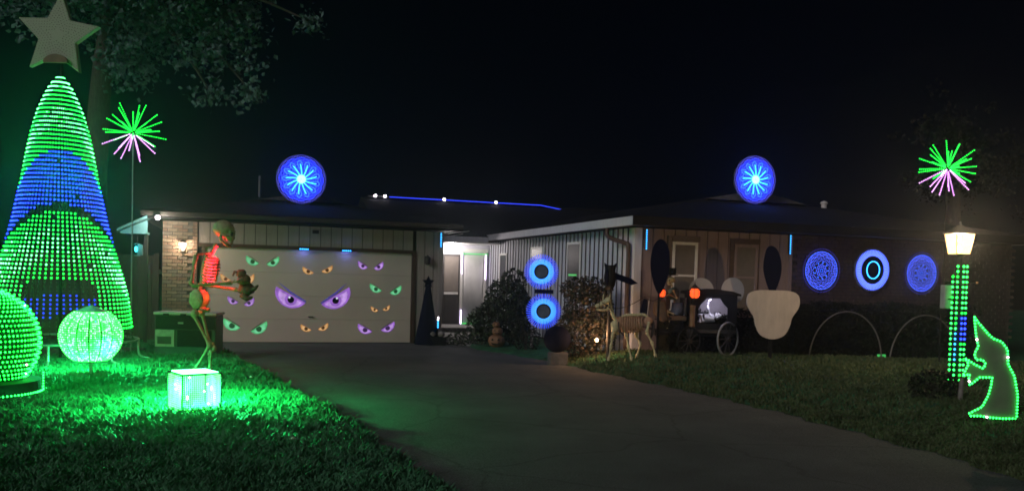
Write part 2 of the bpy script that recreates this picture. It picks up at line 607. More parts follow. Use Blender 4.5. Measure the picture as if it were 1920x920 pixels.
def blades(name, n, region, hmin, hmax, clump, mt):
    rng = np.random.default_rng(11)
    out = region(rng, n)
    x, y = out[:, 0], out[:, 1]
    z = ground_h(x, y)
    keep = z > -.02
    x, y, z = x[keep], y[keep], z[keep]
    k = len(x)
    h = (hmin + (hmax - hmin) * rng.random(k)) * (1 + clump * noise2(x * 1.3, y * 1.3))
    ang = rng.random(k) * 6.283
    lean = .25 + .9 * rng.random(k)
    la = rng.random(k) * 6.283 + .8 * noise2(x * .7, y * .7)
    w = .0045 + .004 * rng.random(k) + np.hypot(x, y) * .00035
    dx, dy = np.cos(ang) * w, np.sin(ang) * w
    lx, ly = np.cos(la) * lean * h, np.sin(la) * lean * h
    P = np.empty((k, 5, 3))
    P[:, 0] = np.stack([x - dx, y - dy, z - .01], 1)
    P[:, 1] = np.stack([x + dx, y + dy, z - .01], 1)
    P[:, 2] = np.stack([x + dx * .8 + lx * .35, y + dy * .8 + ly * .35, z + h * .6], 1)
    P[:, 3] = np.stack([x - dx * .8 + lx * .35, y - dy * .8 + ly * .35, z + h * .6], 1)
    P[:, 4] = np.stack([x + lx, y + ly, z + h], 1)
    b = np.arange(k)[:, None] * 5
    me = bpy.data.meshes.new(name)
    fl = np.concatenate([b + [0, 1, 2], b + [0, 2, 3], b + [3, 2, 4]]).astype(np.int32)
    me.vertices.add(k * 5); me.vertices.foreach_set('co', P.reshape(-1))
    me.loops.add(fl.size); me.loops.foreach_set('vertex_index', fl.reshape(-1))
    me.polygons.add(len(fl)); me.polygons.foreach_set('loop_start', np.arange(0, fl.size, 3, dtype=np.int32))
    me.update(calc_edges=True)
    me.materials.append(mt)
    o = bpy.data.objects.new(name, me)
    COL.objects.link(o)
    o['kind'] = 'stuff'
    return o


def left_region(rng, n):
    y = 4.6 + 12.5 * rng.random(n) ** 1.7
    xl = np.interp(y, LY, LX)
    lo = -.68 * y - .6
    x = lo + (xl + .08 - lo) * rng.random(n)
    return np.stack([x, y], 1)


def right_region(rng, n):
    y = 5.6 + 11.4 * rng.random(n) ** 1.3
    xr = np.interp(y, RY, RX)
    hi = .66 * y + .4
    t = rng.random(n) ** 1.4
    x = xr - .08 + (hi - xr) * t
    return np.stack([x, y], 1)


blades('grass', 170000, left_region, .022, .085, .85, M['grass'])
blades('grass', 70000, right_region, .022, .06, .5, M['grass_warm'])

# a few fallen leaves on the lawn
lf = MB()
lf.add([(-.03, -.01, 0), (0, -.03, .012), (.035, 0, .004), (.005, .03, .014), (0, 0, .02)], [(0, 1, 4), (1, 2, 4), (2, 3, 4), (3, 0, 4)])
for i, (px, py, lab) in enumerate(((548, 832, 'small pale fallen leaf lying in the grass near the driveway edge'), (470, 716, 'pale fallen leaf on the bare patch right of the glowing cube'))):
    p = foot(px, py)
    if i == 0:
        o0 = lf.build('fallen_leaf', M['white'])
        o = o0
    else:
        o = o0.copy(); COL.objects.link(o)
    o.location = p + Vector((0, 0, .05)); o.rotation_euler = (.2, .1, i)
    o['label'] = lab; o['category'] = 'leaf'

# ------------------------------------------------------------------ the house
house = thing('ranch_house', 'low single storey house with grey siding, brick and dark hip roofs', 'house', HO, TH)
WT = 2.66                                  # wall top


def part(name, m, parent=house, **k):
    return lambda mb: mb.build(name, m, parent, **k)


mb = MB()
mb.box(-3.12, -2.30, .03, .20, 0, WT).box(-2.30, 2.36, .03, .20, 2.14, WT).box(2.36, 3.07, .03, .20, 0, WT)
mb.box(-3.12, -2.97, .20, 11.5, 0, WT).box(2.92, 3.07, .20, 4.9, 0, WT)
gwall = mb.build('garage_wall', M['backing'], house)


def boards(parent, m, segs, width, axis, pos, thick=.022, gap=.014):
    cache = {}
    for (s0, s1, z0, z1) in segs:
        n = max(1, round((s1 - s0) / width))
        w = (s1 - s0) / n
        key = (round(w, 3), round(z1 - z0, 3))
        for i in range(n):
            c = s0 + w * (i + .5)
            if key not in cache:
                b = MB().box(-w / 2 + gap / 2, w / 2 - gap / 2, -thick, 0, 0, z1 - z0)
                o = b.build('siding_board', m, parent)
                cache[key] = o
                first = o
            else:
                first = cache[key].copy(); COL.objects.link(first); first.parent = parent
            jit = random.uniform(-.003, .003)
            if axis == 'a':
                first.location = (c, pos + jit, z0)
            else:
                first.location = (pos + jit, c, z0); first.rotation_euler = (0, 0, -PI / 2)


boards(gwall, M['siding'], [(-2.42, 2.36, 2.20, WT), (2.43, 3.07, 0.05, WT)], .243, 'a', .03)
MB().box(2.985, 3.09, -.012, .006, 0, WT).build('corner_board', M['siding'], house)
# brick pier left of the door
bw = MB().box(-3.15, -2.44, .0, .03, 0, WT).build('brick_pier', M['mortar'], house)
bricks = [MB().box(-.0975, .0975, -.03, 0, 0, .062).build('brick', M['brick'][k], bw, bevel=.004) for k in range(3)]
halfb = MB().box(-.045, .045, -.03, 0, 0, .062).build('brick', M['brick'][1], bw, bevel=.004)
used = set(); uh = False
for r in range(35):
    z = .012 + r * .0755
    off = 0 if r % 2 else .1045
    x = -3.15 + off
    cells = []
    if off:
        cells.append((-3.15 + .047, 'h'))
    while x + .2 < -2.44:
        cells.append((x + .1, 'f')); x += .209
    if -2.44 - x > .08:
        cells.append((-2.44 - .048, 'h'))
    for c, kd in cells:
        k = random.randrange(3)
        loc = (c, random.uniform(-.003, .003), z)
        if kd == 'h':
            if not uh:
                halfb.location = loc; uh = True
            else:
                piece(halfb, bw, loc)
        elif k not in used:
            used.add(k); bricks[k].location = loc
        else:
            piece(bricks[k], bw, loc)

# garage door
gd = MB().box(-2.28, 2.34, .06, .10, .01, 2.12).build('garage_door', M['dark'], house)
for i in range(4):
    z = .015 + i * .527
    MB().box(-2.275, 2.335, .03, .06, z, z + .5245).build('door_section', M['door'], gd, bevel=.004)
MB().tube([(-.03, .03, .60), (-.03, .0, .60), (.07, .0, .60), (.07, .03, .60)], .012, 8).build('handle', M['dark'], gd)
mb = MB()
mb.box(-2.35, -2.28, -.02, .10, 0, 2.12).box(2.34, 2.43, -.02, .10, 0, 2.12).box(-2.42, 2.43, -.03, .10, 2.12, 2.195)
mb.build('door_trim', M['brown'], house)
# small dark sensor above the door
MB().box(.02, .16, -.10, -.01, 2.50, 2.58).build('motion_sensor', M['dark'], house, bevel=.01)
p = onwall(800, 487, 0)
mb = MB().box(p.x - .05, p.x + .05, -.03, .0, p.z - .09, p.z + .09).lathe([(.02, -.12), (.06, -.10), (.075, .05), (.05, .07), (.0, .12)], (p.x, -.10, p.z), 10)
mb.build('unlit_sconce', M['dark'], house)

# entry between garage and wing
ey = 5.0
mb = MB().box(3.07, 5.72, ey, ey + .15, 0, 2.66).build('entry_wall', M['siding_w'], house)
MB().box(2.95, 5.70, 3.5, ey, 0.0, .16).build('porch_floor', M['concrete'], house, bevel=.01)
st = MB().box(2.95, 5.70, 3.44, 3.5, 0, .155).build('porch_riser', M['mortar'], house)
for i in range(20):
    for k in range(2):
        w = random.uniform(.09, .13)
        MB().box(3.0 + i * .135 + .05 * k, 3.0 + i * .135 + .05 * k + w, 3.41, 3.44, .01 + k * .075, .075 + k * .075).build('stone', M['stone'], st, bevel=.008)
ed = MB().box(4.27, 4.78, ey - .05, ey, .17, 2.26).build('entry_door', M['dark'], house)
MB().box(4.31, 4.74, ey - .065, ey - .05, 1.15, 2.2).build('pane', M['blind'], ed)
MB().box(4.31, 4.74, ey - .075, ey - .05, 1.06, 1.13).build('mid_rail', M['white'], ed)
MB().box(4.34, 4.71, ey - .062, ey - .05, .25, 1.0).build('lower_panel', M['dark'], ed, bevel=.01)
sl = MB().box(4.90, 5.52, ey - .03, ey, .17, 2.26).build('curtained_door', M['curtain'], house)
mb = MB()
for i in range(15):
    x = 4.92 + i * .04
    mb.tube([(x + .02, ey - .035, .2), (x + .02, ey - .035, 2.24)], .019, 8)
mb.build('curtain_folds', M['curtain'], sl, smooth=True, kind='stuff')
for x in (4.80, 5.54):
    MB().box(x, x + .08, ey - .08, ey, .17, 2.34).build('door_post', M['white'], house, bevel=.008)
MB().box(4.25, 5.66, ey - .07, ey - .001, 2.345, 2.44).build('door_head', M['white'], house)
MB().box(3.07, 5.62, 3.6, ey, 2.56, 2.60).build('porch_soffit', M['white'], house)

# wing
mb = MB()
mb.box(5.74, 5.90, -4.94, 5.0, 0, WT).box(5.90, 9.26, -4.94, -4.8, 0, WT).box(9.26, 15.2, -4.94, -4.8, 0, WT + .02).box(15.0, 15.2, -4.8, 8, 0, WT)
wside = mb.build('wing_wall', M['backing'], house)
boards(wside, M['siding_w'], [(-4.93, 4.98, .15, WT)], .236, 'y', 5.74, .03, .03)
boards(wside, M['siding_t'], [(5.86, 9.24, .2, WT)], .24, 'a', -4.94)
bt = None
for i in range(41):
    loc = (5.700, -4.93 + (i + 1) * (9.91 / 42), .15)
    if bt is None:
        bt = MB().box(-.012, 0, -.016, .016, 0, WT - .15).build('groove_shade_strip', M['dark'], wside)  # dark strip stands in for the shade in the siding grooves
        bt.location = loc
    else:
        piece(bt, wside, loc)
MB().box(5.70, 5.86, -4.985, -4.93, .1, WT).build('corner_post', M['siding_w'], house, bevel=.006)
MB().box(9.235, 9.30, -4.985, -4.93, .1, WT).build('wall_batten', M['siding_t'], house)
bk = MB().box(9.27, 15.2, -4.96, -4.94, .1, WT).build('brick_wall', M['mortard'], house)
mb = MB()
for r in range(28):
    z = .55 + r * .0755
    x = 9.31 + (0 if r % 2 else .105)
    while x < 15.1:
        j = random.uniform(-.004, .004)
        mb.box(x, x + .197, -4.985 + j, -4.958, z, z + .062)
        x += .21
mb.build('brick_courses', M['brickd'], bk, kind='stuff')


def window_side(y0, y1, z0, z1, glow=None):
    f = MB()
    t = .055
    f.box(5.67, 5.74, y0, y0 + t, z0, z1).box(5.67, 5.74, y1 - t, y1, z0, z1).box(5.665, 5.74, y0 + t, y1 - t, z1 - t, z1).box(5.65, 5.74, y0 - .03, y1 + .03, z0 - .05, z0)
    w = f.build('window', M['white'], house)
    MB().box(5.676, 5.684, y0 + t, y1 - t, z0, z1 - t).build('pane', M['glass'], w)
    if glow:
        MB().box(5.670, 5.673, y0 + .2, y1 - .15, z0 + .30, z0 + .34).build('painted_reflection', glow, w)  # reflection painted as a thin glowing bar over the pane
    return w


window_side(.18, 1.07, 1.55, 2.42)
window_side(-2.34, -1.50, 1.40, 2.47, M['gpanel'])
window_side(3.10, 3.80, .95, 2.30)


def window_front(a0, a1, z0, z1, m, trim):
    f = MB()
    t = .055
    y = -4.975
    f.box(a0, a0 + t, y - .03, y, z0, z1).box(a1 - t, a1, y - .03, y, z0, z1).box(a0 + t, a1 - t, y - .035, y, z1 - t, z1).box(a0 - .03, a1 + .03, y - .06, y, z0 - .05, z0)
    w = f.build('window', m, house)
    MB().box(a0 + t, a1 - t, y - .012, y - .006, z0, z1 - t).build('pane', M['blind'], w)
    MB().box((a0 + t), (a1 - t), y - .025, y - .013, (z0 + z1) / 2 - .02, (z0 + z1) / 2 + .02).build('meeting_rail', m, w)
    MB().box(a0 - .10, a0 - .01, y - .02, y, z0 - .05, z1 + .12).build('shutter_trim', M['brown'], w)
    MB().box(a0 - .005, a1 + .05, y - .022, y, z1 + .01, z1 + .12).build('head_trim', M['brown'], w)
    return w


window_front(6.52, 7.08, 1.1, 2.42, M['white'], 1)
window_front(7.92, 8.46, 1.1, 2.42, M['siding_t'], 1)

# roofs
EZ, RT_ = 2.73, 2.84


def roof(name, x0, x1, y0, y1, yg, hwid, slope, ridge_back):
    cx = (x0 + x1) / 2
    zb = RT_ + slope * (yg - y0)
    zp = zb + slope * hwid
    v = [(x0, y0, RT_), (x1, y0, RT_), (x1, y1, RT_), (x0, y1, RT_), (cx - hwid, yg, zb), (cx + hwid, yg, zb), (cx, yg, zp), (cx, ridge_back, zp)]
    m_ = MB().add(v, [(0, 1, 5, 4), (1, 2, 7, 6, 5), (3, 0, 4, 6, 7), (2, 3, 7)])
    ro = m_.build(name, M['roof'], house)
    # fascia and soffit
    fm = MB()
    d = .035
    fm.box(x0 - .002, x0 + d, y0 + d, y1, EZ - .06, RT_ - .004).box(x1 - d, x1 + .002, y0 + d, y1, EZ - .06, RT_ - .004)
    fm.build('fascia', M['siding_w'] if name == 'wing_roof' else M['brown'], ro)
    MB().box(x0 + .002, x1 - .002, y0 - .002, y0 + d - .002, EZ - .06, RT_ - .004).build('fascia', M['black'], ro, label='black front fascia')
    MB().box(x0 + d, x1 - d, y0 + d, y1, EZ - .045, EZ - .03).build('soffit', M['dark'], ro)
    # gablet
    g = MB().add([(cx - hwid, yg - .012, zb + .02), (cx + hwid, yg - .012, zb + .02), (cx, yg - .012, zp)], [(0, 1, 2)])
    g.add([(cx - hwid - .1, yg - .05, zb + .02), (cx + hwid + .1, yg - .05, zb + .02), (cx + hwid + .1, yg, zb + .025), (cx - hwid - .1, yg, zb + .025)], [(0, 1, 2, 3)])
    g.build('gable_vent', M['shingle_edge'], ro)
    return ro, zb, zp


groof, gzb, gzp = roof('garage_roof', -3.55, 3.42, -.5, 11, 2.0, 1.08, .205, 8.0)
wroof, wzb, wzp = roof('wing_roof', 5.36, 15.3, -5.6, 9, -2.1, 1.42, .215, 8.0)
mr = MB().add([(2.2, 3.9, 2.76), (15.2, 3.9, 2.76), (15.2, 8, 4.05), (2.2, 8, 4.05), (15.2, 12, 2.76), (2.2, 12, 2.76)], [(0, 1, 2, 3), (3, 2, 4, 5), (0, 3, 5), (1, 4, 2)])
mroof = mr.build('main_roof', M['roof'], house)
MB().box(3.44, 5.34, 3.86, 3.9, 2.60, 2.76).build('fascia', M['siding_w'], mroof)
MB().tube([(2.2, 8, 4.055), (15.2, 8, 4.055)], .05, 6).build('ridge_cap', M['roof'], mroof)
# gutter along the garage eave, downspout on the wing corner
mb = MB().box(-3.55, 3.42, -.60, -.505, EZ - .01, EZ + .09).build('gutter', M['dark'], house, bevel=.015)
MB().tube(smooth_pts([(5.42, -4.30, 2.66), (5.42, -4.32, 2.52), (5.48, -4.5, 2.44), (5.60, -4.78, 2.36), (5.63, -4.86, 2.26), (5.63, -4.86, 1.5), (5.63, -4.86, .3)], 6), .045, 8).build('downspout', M['brown'], house, smooth=True)
# plumbing vents
for px, py, y, h in ((487, 338, 4.5, .32), (1600, 407, -2.0, .25)):
    p = onwall(px, py, y)
    MB().tube([(p.x, y, p.z - .45), (p.x, y, p.z + .12)], .035, 10).build('vent_pipe', M['pole'], house)
p = onwall(1545, 382, -1.0)
MB().lathe([(.07, -.12), (.07, 0), (.11, .0), (.08, .05), (.0, .08)], (p.x, -1, p.z), 12).build('roof_vent', M['white'], house)
# wires and bracket above the porch
p0, p1, p2 = onwall(828, 440, -.1), onwall(880, 433, 2), onwall(829, 445, -.1)
MB().tube([p0, p1], .008, 5).tube([p2, onwall(868, 438, 1.9)], .008, 5).build('eave_cable', M['white'], house)

# ------------------------------------------------------------------ lamps fixed to the house
p = onwall(296, 407, -.62)
t = thing('flood_light', 'small bright white floodlight on the left corner of the garage eave', 'floodlight', hw(*p), TH)
MB().lathe([(.02, -.03), (.045, -.02), (.05, .03), (.02, .06)], (0, 0, .02), 12).build('housing', M['dark'], t)
MB().ball((0, -.05, -.01), .048, 12, 8).build('bulb', M['wh'], t)
lamp('flood_beam', (.05, -.18, -.10), 34, (1, .86, .72), t, .03)

p = onwall(343, 462, -.12)
t = thing('wall_sconce', 'lit white glass wall sconce on the brick pier beside the garage', 'wall lamp', hw(*p), TH)
MB().box(-.04, .04, .05, .085, -.10, .14).build('back_plate', M['dark'], t)
MB().lathe([(.025, -.10), (.055, -.03), (.07, .07), (.065, .09)], (0, 0, 0), 12).build('glass_shade', M['spane'], t, smooth=True)
MB().lathe([(.075, .09), (.05, .12), (.0, .15)], (0, 0, 0), 12).build('cap', M['dark'], t)
MB().ball((0, 0, -.03), (.022, .022, .035), 10, 8).build('bulb', M['bulb'], t)
lamp('sconce_light', (0, -.045, .04), 15, (1, .80, .58), t, .04)

p = onwall(850, 465, 4.4)
t = thing('porch_light', 'bright white ceiling light over the front porch', 'ceiling light', hw(4.35, 4.35, 2.56), TH)
MB().lathe([(.13, 0), (.13, -.02), (.10, -.05), (.05, -.075), (.0, -.08)], (0, 0, 0), 16).build('glass_dome', M['bulb'], t, smooth=True)
MB().lathe([(.15, -.012), (.15, 0), (.0, 0)], (0, 0, 0), 16).build('ceiling_plate', M['white'], t)
lamp('porch_glow', (0, -.05, -.16), 62, (1, .90, .86), t, .08)


def led_stick(a, y, z0, z1, m, lab, n=9, base=None):
    t = thing('led_stick', lab, 'light stick', hw(a, y, z0), TH, 'vertical light sticks on the house corners')
    MB().box(-.012, .012, 0, .02, 0, z1 - z0).build('mounting_strip', M['black'], t)
    q = MB()
    for i in range(n):
        q.dot((0, -.006, (i + .5) * (z1 - z0) / n), .016, 0)
    q.build('led_row', m, t, kind='stuff')


led_stick(3.02, -.05, 2.30, 2.64, M['cy'], 'vertical blue light stick on the right corner of the garage wall')
led_stick(5.93, -5.03, 2.24, 2.64, M['cy'], 'vertical pale blue light stick beside the downspout on the wing corner')
led_stick(9.20, -5.04, 2.26, 2.66, M['cy'], 'vertical pale blue light stick where siding meets the brick wall')
for px, py, lab in ((570, 467, 'short blue light bar above the garage door, the left one'), (650, 470, 'short blue light bar above the garage door, the right one')):
    p = onwall(px, py, -.07)
    t = thing('light_bar', lab, 'light bar', hw(p.x, -.09, p.z), TH, 'blue light bars over the garage door')
    MB().box(-.12, .12, 0, .06, -.03, .03).build('housing', M['black'], t, bevel=.006)
    q = MB()
    for i in range(5):
        q.dot((-.085 + i * .0425, -.006, 0), .018)
    q.build('led_row', M['cy'], t, kind='stuff')
    lamp('bar_light', (0, -.05, -.05), 1.1, (.15, .2, 1), t, .03)

# door light outline
t = thing('door_light_outline', 'thin strip of violet and green lights framing the white curtained door', 'light strip', hw(4.84, ey - .11, .18), TH)
MB().box(-.012, .012, 0, .015, 0, .42).build('lit_strip', M['wv'], t, label='violet white lower left strip')
MB().box(.014, .62, 0, .015, .0, .02).build('lit_strip', M['gk'], t, label='green bottom strip')
MB().box(-.012, .012, 0, .015, 1.50, 2.12).build('lit_strip', M['wv'], t, label='violet white upper left strip')
MB().box(.014, .80, 0, .015, 2.10, 2.12).build('lit_strip', M['gk'], t, label='green top strip')
MB().box(.73, .75, 0, .015, 1.35, 2.095).build('lit_strip', M['wv'], t, label='violet white upper right strip')

# roof ridge light strip
t = thing('ridge_light_strip', 'long thin blue light strip with white bulbs along the roof ridge', 'light strip', hw(0, 7.93, 4.12), TH)
pts = [onwall(x, 372 + (x - 690) * 25 / 360, 7.93) for x in (690, 730, 1052)]
L = lambda p: Vector((p.x, 0, 4.13 - 4.12 + .0))
MB().tube([L(pts[0]), L(pts[1])], .02, 6).build('grey_tube', M['metal'], t)
MB().tube([L(pts[1]), L(pts[2]) - Vector((.75, 0, 0)), L(pts[2]) + Vector((0, 0, -.11))], .013, 6).build('blue_tube', M['strip'], t)
for x in (703, 721, 832, 929):
    a = onwall(x, 385, 7.93).x
    MB().ball((a, -.05, .02), .045, 10, 8).build('white_bulb', M['wh'], t)

# canopy and teal lantern at the far left of the garage
p = onwall(254, 447, -.6)
t = thing('gabled_canopy', 'small teal lit gabled canopy left of the garage in the dark', 'canopy', hw(p.x, -.3, 0), TH)
pz = onwall(228, 440, -.6).z
MB().add([(-.36, -.3, 2.42), (.22, -.3, 2.72), (.22, .5, 2.72), (-.36, .5, 2.42), (-.36, -.3, 2.37), (.22, -.3, 2.67), (.22, .5, 2.67), (-.36, .5, 2.37)],
         [(0, 1, 2, 3), (7, 6, 5, 4), (0, 4, 5, 1), (3, 2, 6, 7), (0, 3, 7, 4)]).build('roof_slope', M['teal'], t)
MB().add([(-.30, -.22, 2.37), (.22, -.22, 2.37), (.22, -.22, 2.62)], [(0, 1, 2)]).box(-.30, .22, -.22, .3, 2.33, 2.37).build('gable_face', M['teal'], t)
MB().box(.14, .22, -.05, .05, 0, 2.33).build('post', M['dark'], t)
lamp('canopy_light', (-.06, -.42, 2.10), 2.4, (.05, .75, .9), t, .03)
p2 = onwall(258, 468, -.6)
t = thing('hanging_lantern', 'teal lit box lantern hanging under the small canopy left of the garage', 'lantern', hw(p2.x, -.66, p2.z - .13), TH)
MB().box(-.055, .055, -.055, .055, .0, .02).box(-.055, .055, -.055, .055, .24, .26).build('frame', M['teal'], t)
MB().box(.0, .10, .0, .10, .02, .24).build('side_box', M['teal'], t)
MB().ball((-.02, -.03, .14), (.03, .03, .06), 10, 8).build('bulb', M['tealed'], t)
MB().tube([(0, 0, .26), (0, .05, .42)], .008, 5).build('hook', M['dark'], t)

# dark plank fence left of the garage
t = thing('plank_fence', 'dark wooden plank fence running left from the garage corner', 'fence', hw(-3.2, .4), TH)
pk = None
for i in range(34):
    if pk is None:
        pk = MB().box(-.068, .068, 0, .02, .03, 1.9).build('fence_plank', M['wood'], t)
        pk.location = (-.12, 0, 0)
    else:
        piece(pk, t, (-.12 - i * .143, random.uniform(-.004, .004), random.uniform(-.02, .02)))
for z in (.4, 1.5):
    MB().box(-5.0, 0, .022, .06, z, z + .09).build('rail', M['wood'], t)
for i in range(4):
    MB().box(-.05 - i * 1.6 - .1, -.05 - i * 1.6, .062, .16, -.05, 1.95).build('fence_post', M['wood'], t)

# ------------------------------------------------------------------ projected eyes on the garage door, projector light put into glowing sheets
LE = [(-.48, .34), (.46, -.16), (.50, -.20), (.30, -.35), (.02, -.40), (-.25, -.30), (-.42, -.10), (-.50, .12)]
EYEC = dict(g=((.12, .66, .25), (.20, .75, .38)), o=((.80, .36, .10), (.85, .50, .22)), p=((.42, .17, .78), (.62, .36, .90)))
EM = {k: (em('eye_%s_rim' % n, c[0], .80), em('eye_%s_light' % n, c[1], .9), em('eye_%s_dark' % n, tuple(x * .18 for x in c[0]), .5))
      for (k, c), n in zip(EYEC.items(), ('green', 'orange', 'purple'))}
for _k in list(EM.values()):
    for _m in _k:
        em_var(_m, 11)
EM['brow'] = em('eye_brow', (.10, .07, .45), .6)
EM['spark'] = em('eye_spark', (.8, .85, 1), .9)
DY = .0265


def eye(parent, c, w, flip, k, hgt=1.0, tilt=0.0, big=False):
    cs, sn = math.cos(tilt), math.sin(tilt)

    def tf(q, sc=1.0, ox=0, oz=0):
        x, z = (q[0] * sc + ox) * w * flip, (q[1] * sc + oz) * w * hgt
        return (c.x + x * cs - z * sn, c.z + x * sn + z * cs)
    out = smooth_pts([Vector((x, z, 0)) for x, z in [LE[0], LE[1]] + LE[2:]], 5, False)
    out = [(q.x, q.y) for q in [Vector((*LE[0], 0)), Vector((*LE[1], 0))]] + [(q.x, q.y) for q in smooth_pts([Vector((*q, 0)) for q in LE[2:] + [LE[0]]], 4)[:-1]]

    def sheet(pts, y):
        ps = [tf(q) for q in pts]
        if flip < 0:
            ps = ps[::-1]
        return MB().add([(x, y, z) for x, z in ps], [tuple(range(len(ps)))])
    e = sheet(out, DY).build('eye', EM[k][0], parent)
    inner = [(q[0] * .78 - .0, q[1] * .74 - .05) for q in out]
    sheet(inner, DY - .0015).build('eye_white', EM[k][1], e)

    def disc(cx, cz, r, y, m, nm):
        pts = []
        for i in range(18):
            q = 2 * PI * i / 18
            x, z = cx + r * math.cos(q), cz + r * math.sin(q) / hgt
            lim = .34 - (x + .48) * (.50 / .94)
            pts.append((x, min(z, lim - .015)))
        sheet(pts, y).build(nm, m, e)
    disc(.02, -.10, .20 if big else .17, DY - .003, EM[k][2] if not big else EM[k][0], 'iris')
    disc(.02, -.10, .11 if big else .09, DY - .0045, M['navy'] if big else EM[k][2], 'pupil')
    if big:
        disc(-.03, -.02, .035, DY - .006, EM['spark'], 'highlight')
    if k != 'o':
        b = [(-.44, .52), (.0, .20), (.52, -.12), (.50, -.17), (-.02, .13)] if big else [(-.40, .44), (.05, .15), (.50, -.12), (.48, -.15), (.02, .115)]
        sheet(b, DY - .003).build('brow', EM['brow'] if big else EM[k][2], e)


def zp(zx, zy):
    return onwall(380 + zx / 3.538, 420 + zy / 3.538, DY)


PAIRS = [
    ('g', (330, 240), (466, 246), 82, 1.0, 'green angry eyes at the top left of the garage door'),
    ('o', (700, 307), (826, 298), 74, .85, 'orange angry eyes at the top middle of the door under the light bars'),
    ('p', (1062, 270), (1168, 276), 66, 1.1, 'purple angry eyes at the top right of the garage door'),
    ('o', (152, 356), (310, 360), 64, 1.2, 'orange angry eyes partly hidden behind the figure in the skeleton hands'),
    ('p', (582, 482), (884, 488), 196, .92, 'largest purple angry eyes with heavy brows in the middle of the door'),
    ('p', (200, 503), (308, 516), 66, 1.0, 'small purple angry eyes just below the skeleton hands'),
    ('g', (1148, 422), (1280, 437), 82, .98, 'green angry eyes at the right side of the garage door'),
    ('o', (1140, 562), (1218, 555), 50, .95, 'smallest orange angry eyes at the lower right of the door'),
    ('g', (193, 662), (374, 684), 106, .98, 'large green angry eyes at the lower left beside the skeleton leg'),
    ('o', (685, 687), (799, 680), 70, .9, 'orange angry eyes at the bottom middle of the garage door'),
    ('p', (1076, 692), (1228, 680), 96, .92, 'purple angry eyes at the bottom right corner of the door'),
]
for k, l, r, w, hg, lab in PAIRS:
    t = thing('projected_eye_sheets', lab, 'projected eyes', HO, TH, 'projected eyes shown on the garage door')
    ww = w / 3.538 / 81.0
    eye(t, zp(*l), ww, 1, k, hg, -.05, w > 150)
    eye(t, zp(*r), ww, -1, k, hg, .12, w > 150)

# ------------------------------------------------------------------ LED mega tree
bp = foot(113, 674)
TY = bp.y
tree = thing('led_tree', 'tall cone of green and blue light strands topped by a big pale star', 'light tree', bp)
PROF = [(145, 6), (152, 13), (165, 21), (180, 28), (210, 40), (250, 51), (290, 59), (333, 66), (370, 74), (410, 82), (450, 92), (490, 103), (520, 112), (550, 120), (600, 127), (636, 131)]
PY = [p[0] for p in PROF]; PW = [p[1] for p in PROF]
sc = F_PX / TY
zt = lambda py: at(115, py, TY).z - bp.z
NS = 38
for i in range(NS):
    phi = RAD(-94 + 188 * i / (NS - 1))
    psi = phi + math.atan2(-bp.x, bp.y)     # the strands face the street
    q = MB()
    cord = []
    for j in range(62):
        py = 147 + (634 - 147) * (j / 61) ** .95
        r = (np.interp(py, PY, PW) * .965 - .8) / sc
        x, y, z = r * math.sin(psi) - .00008 * (634 - py), -r * math.cos(psi), zt(py)
        if j % 3 == 0 or j == 61:
            cord.append((x * .99, y * .99, z))
        pe = py - 78 * (1 - math.cos(phi))
        rnd = random.random()
        if pe < 165: m = 1
        elif pe < 205: m = 0
        elif pe < 245: m = 1 if rnd < .75 else 0
        elif pe < 270: m = 0
        elif pe < 286: m = 2
        elif pe < 386: m = 3
        elif pe < 398: m = 5
        elif pe < 420: m = 2
        elif pe < 500: m = 1 if (rnd < .25 + .35 * math.sin((pe - 420) / 80 * PI)) else 0
        elif pe < 520: m = 2
        elif pe < 548: m = 5
        elif pe < 588: m = 4
        else: m = 5
        if abs(math.sin(phi)) > .5 and py > 400 and pe > 500:
            m = 0 if py < 575 else (2 if py < 612 else 5)
        if rnd > .995: m = 5
        q.dot((x, y, z), .0105 + .0075 * min(1, (py - 140) / 380), m)
    q.tube(cord, .004, 3, 6)
    q.build('led_strand', [M['g'], M['gb'], M['gd'], M['b'], M['bd'], M['off'], M['net']], tree, kind='stuff')
aim = Vector((-3.0, 8.2, 0)) - (bp + Vector((.3, -.6, 3.0)))
lamp('lawn_fill_spot', (.3, -.6, 3.0), 160, (.02, 1, .30), tree, .5, 'SPOT', aim.to_track_quat('-Z', 'Y').to_euler(), RAD(84))  # added hidden spot, aimed to brighten the lawn beyond the strands' own light
# star
cs = at(111, 68, TY)
SR = 79 / sc
out = []
for i in range(10):
    a = PI / 2 + i * PI / 5 - RAD(5)
    r = SR if i % 2 == 0 else SR * .46
    out.append((cs.x - bp.x + r * math.cos(a), cs.z - bp.z + r * math.sin(a)))
st_ = MB().prism(out[::-1], .10, 0, -.06).build('star_topper', M['star'], tree, bevel=.012)
q = MB()
ccx, ccz = cs.x - bp.x, cs.z - bp.z
for kf in (.93, .78, .62, .46, .30):
    for p_ in walk([(ccx + (x - ccx) * kf, -.068, ccz + (z - ccz) * kf) for x, z in out], .045, True):
        q.dot(p_, .007)
q.build('unlit_led_rows', M['off'], st_, kind='stuff')
br = at(111, 113, TY) - bp
MB().prism([(br.x + .20 * math.cos(a), br.z - .07 + .14 * math.sin(a)) for a in np.linspace(PI, 0, 14)], .05, 0, -.13).build('bracket', M['scorch'], st_)
MB().tube([(0, 0, 0.0), (-.02, 0, zt(120))], .025, 10).build('centre_pole', M['black'], tree)
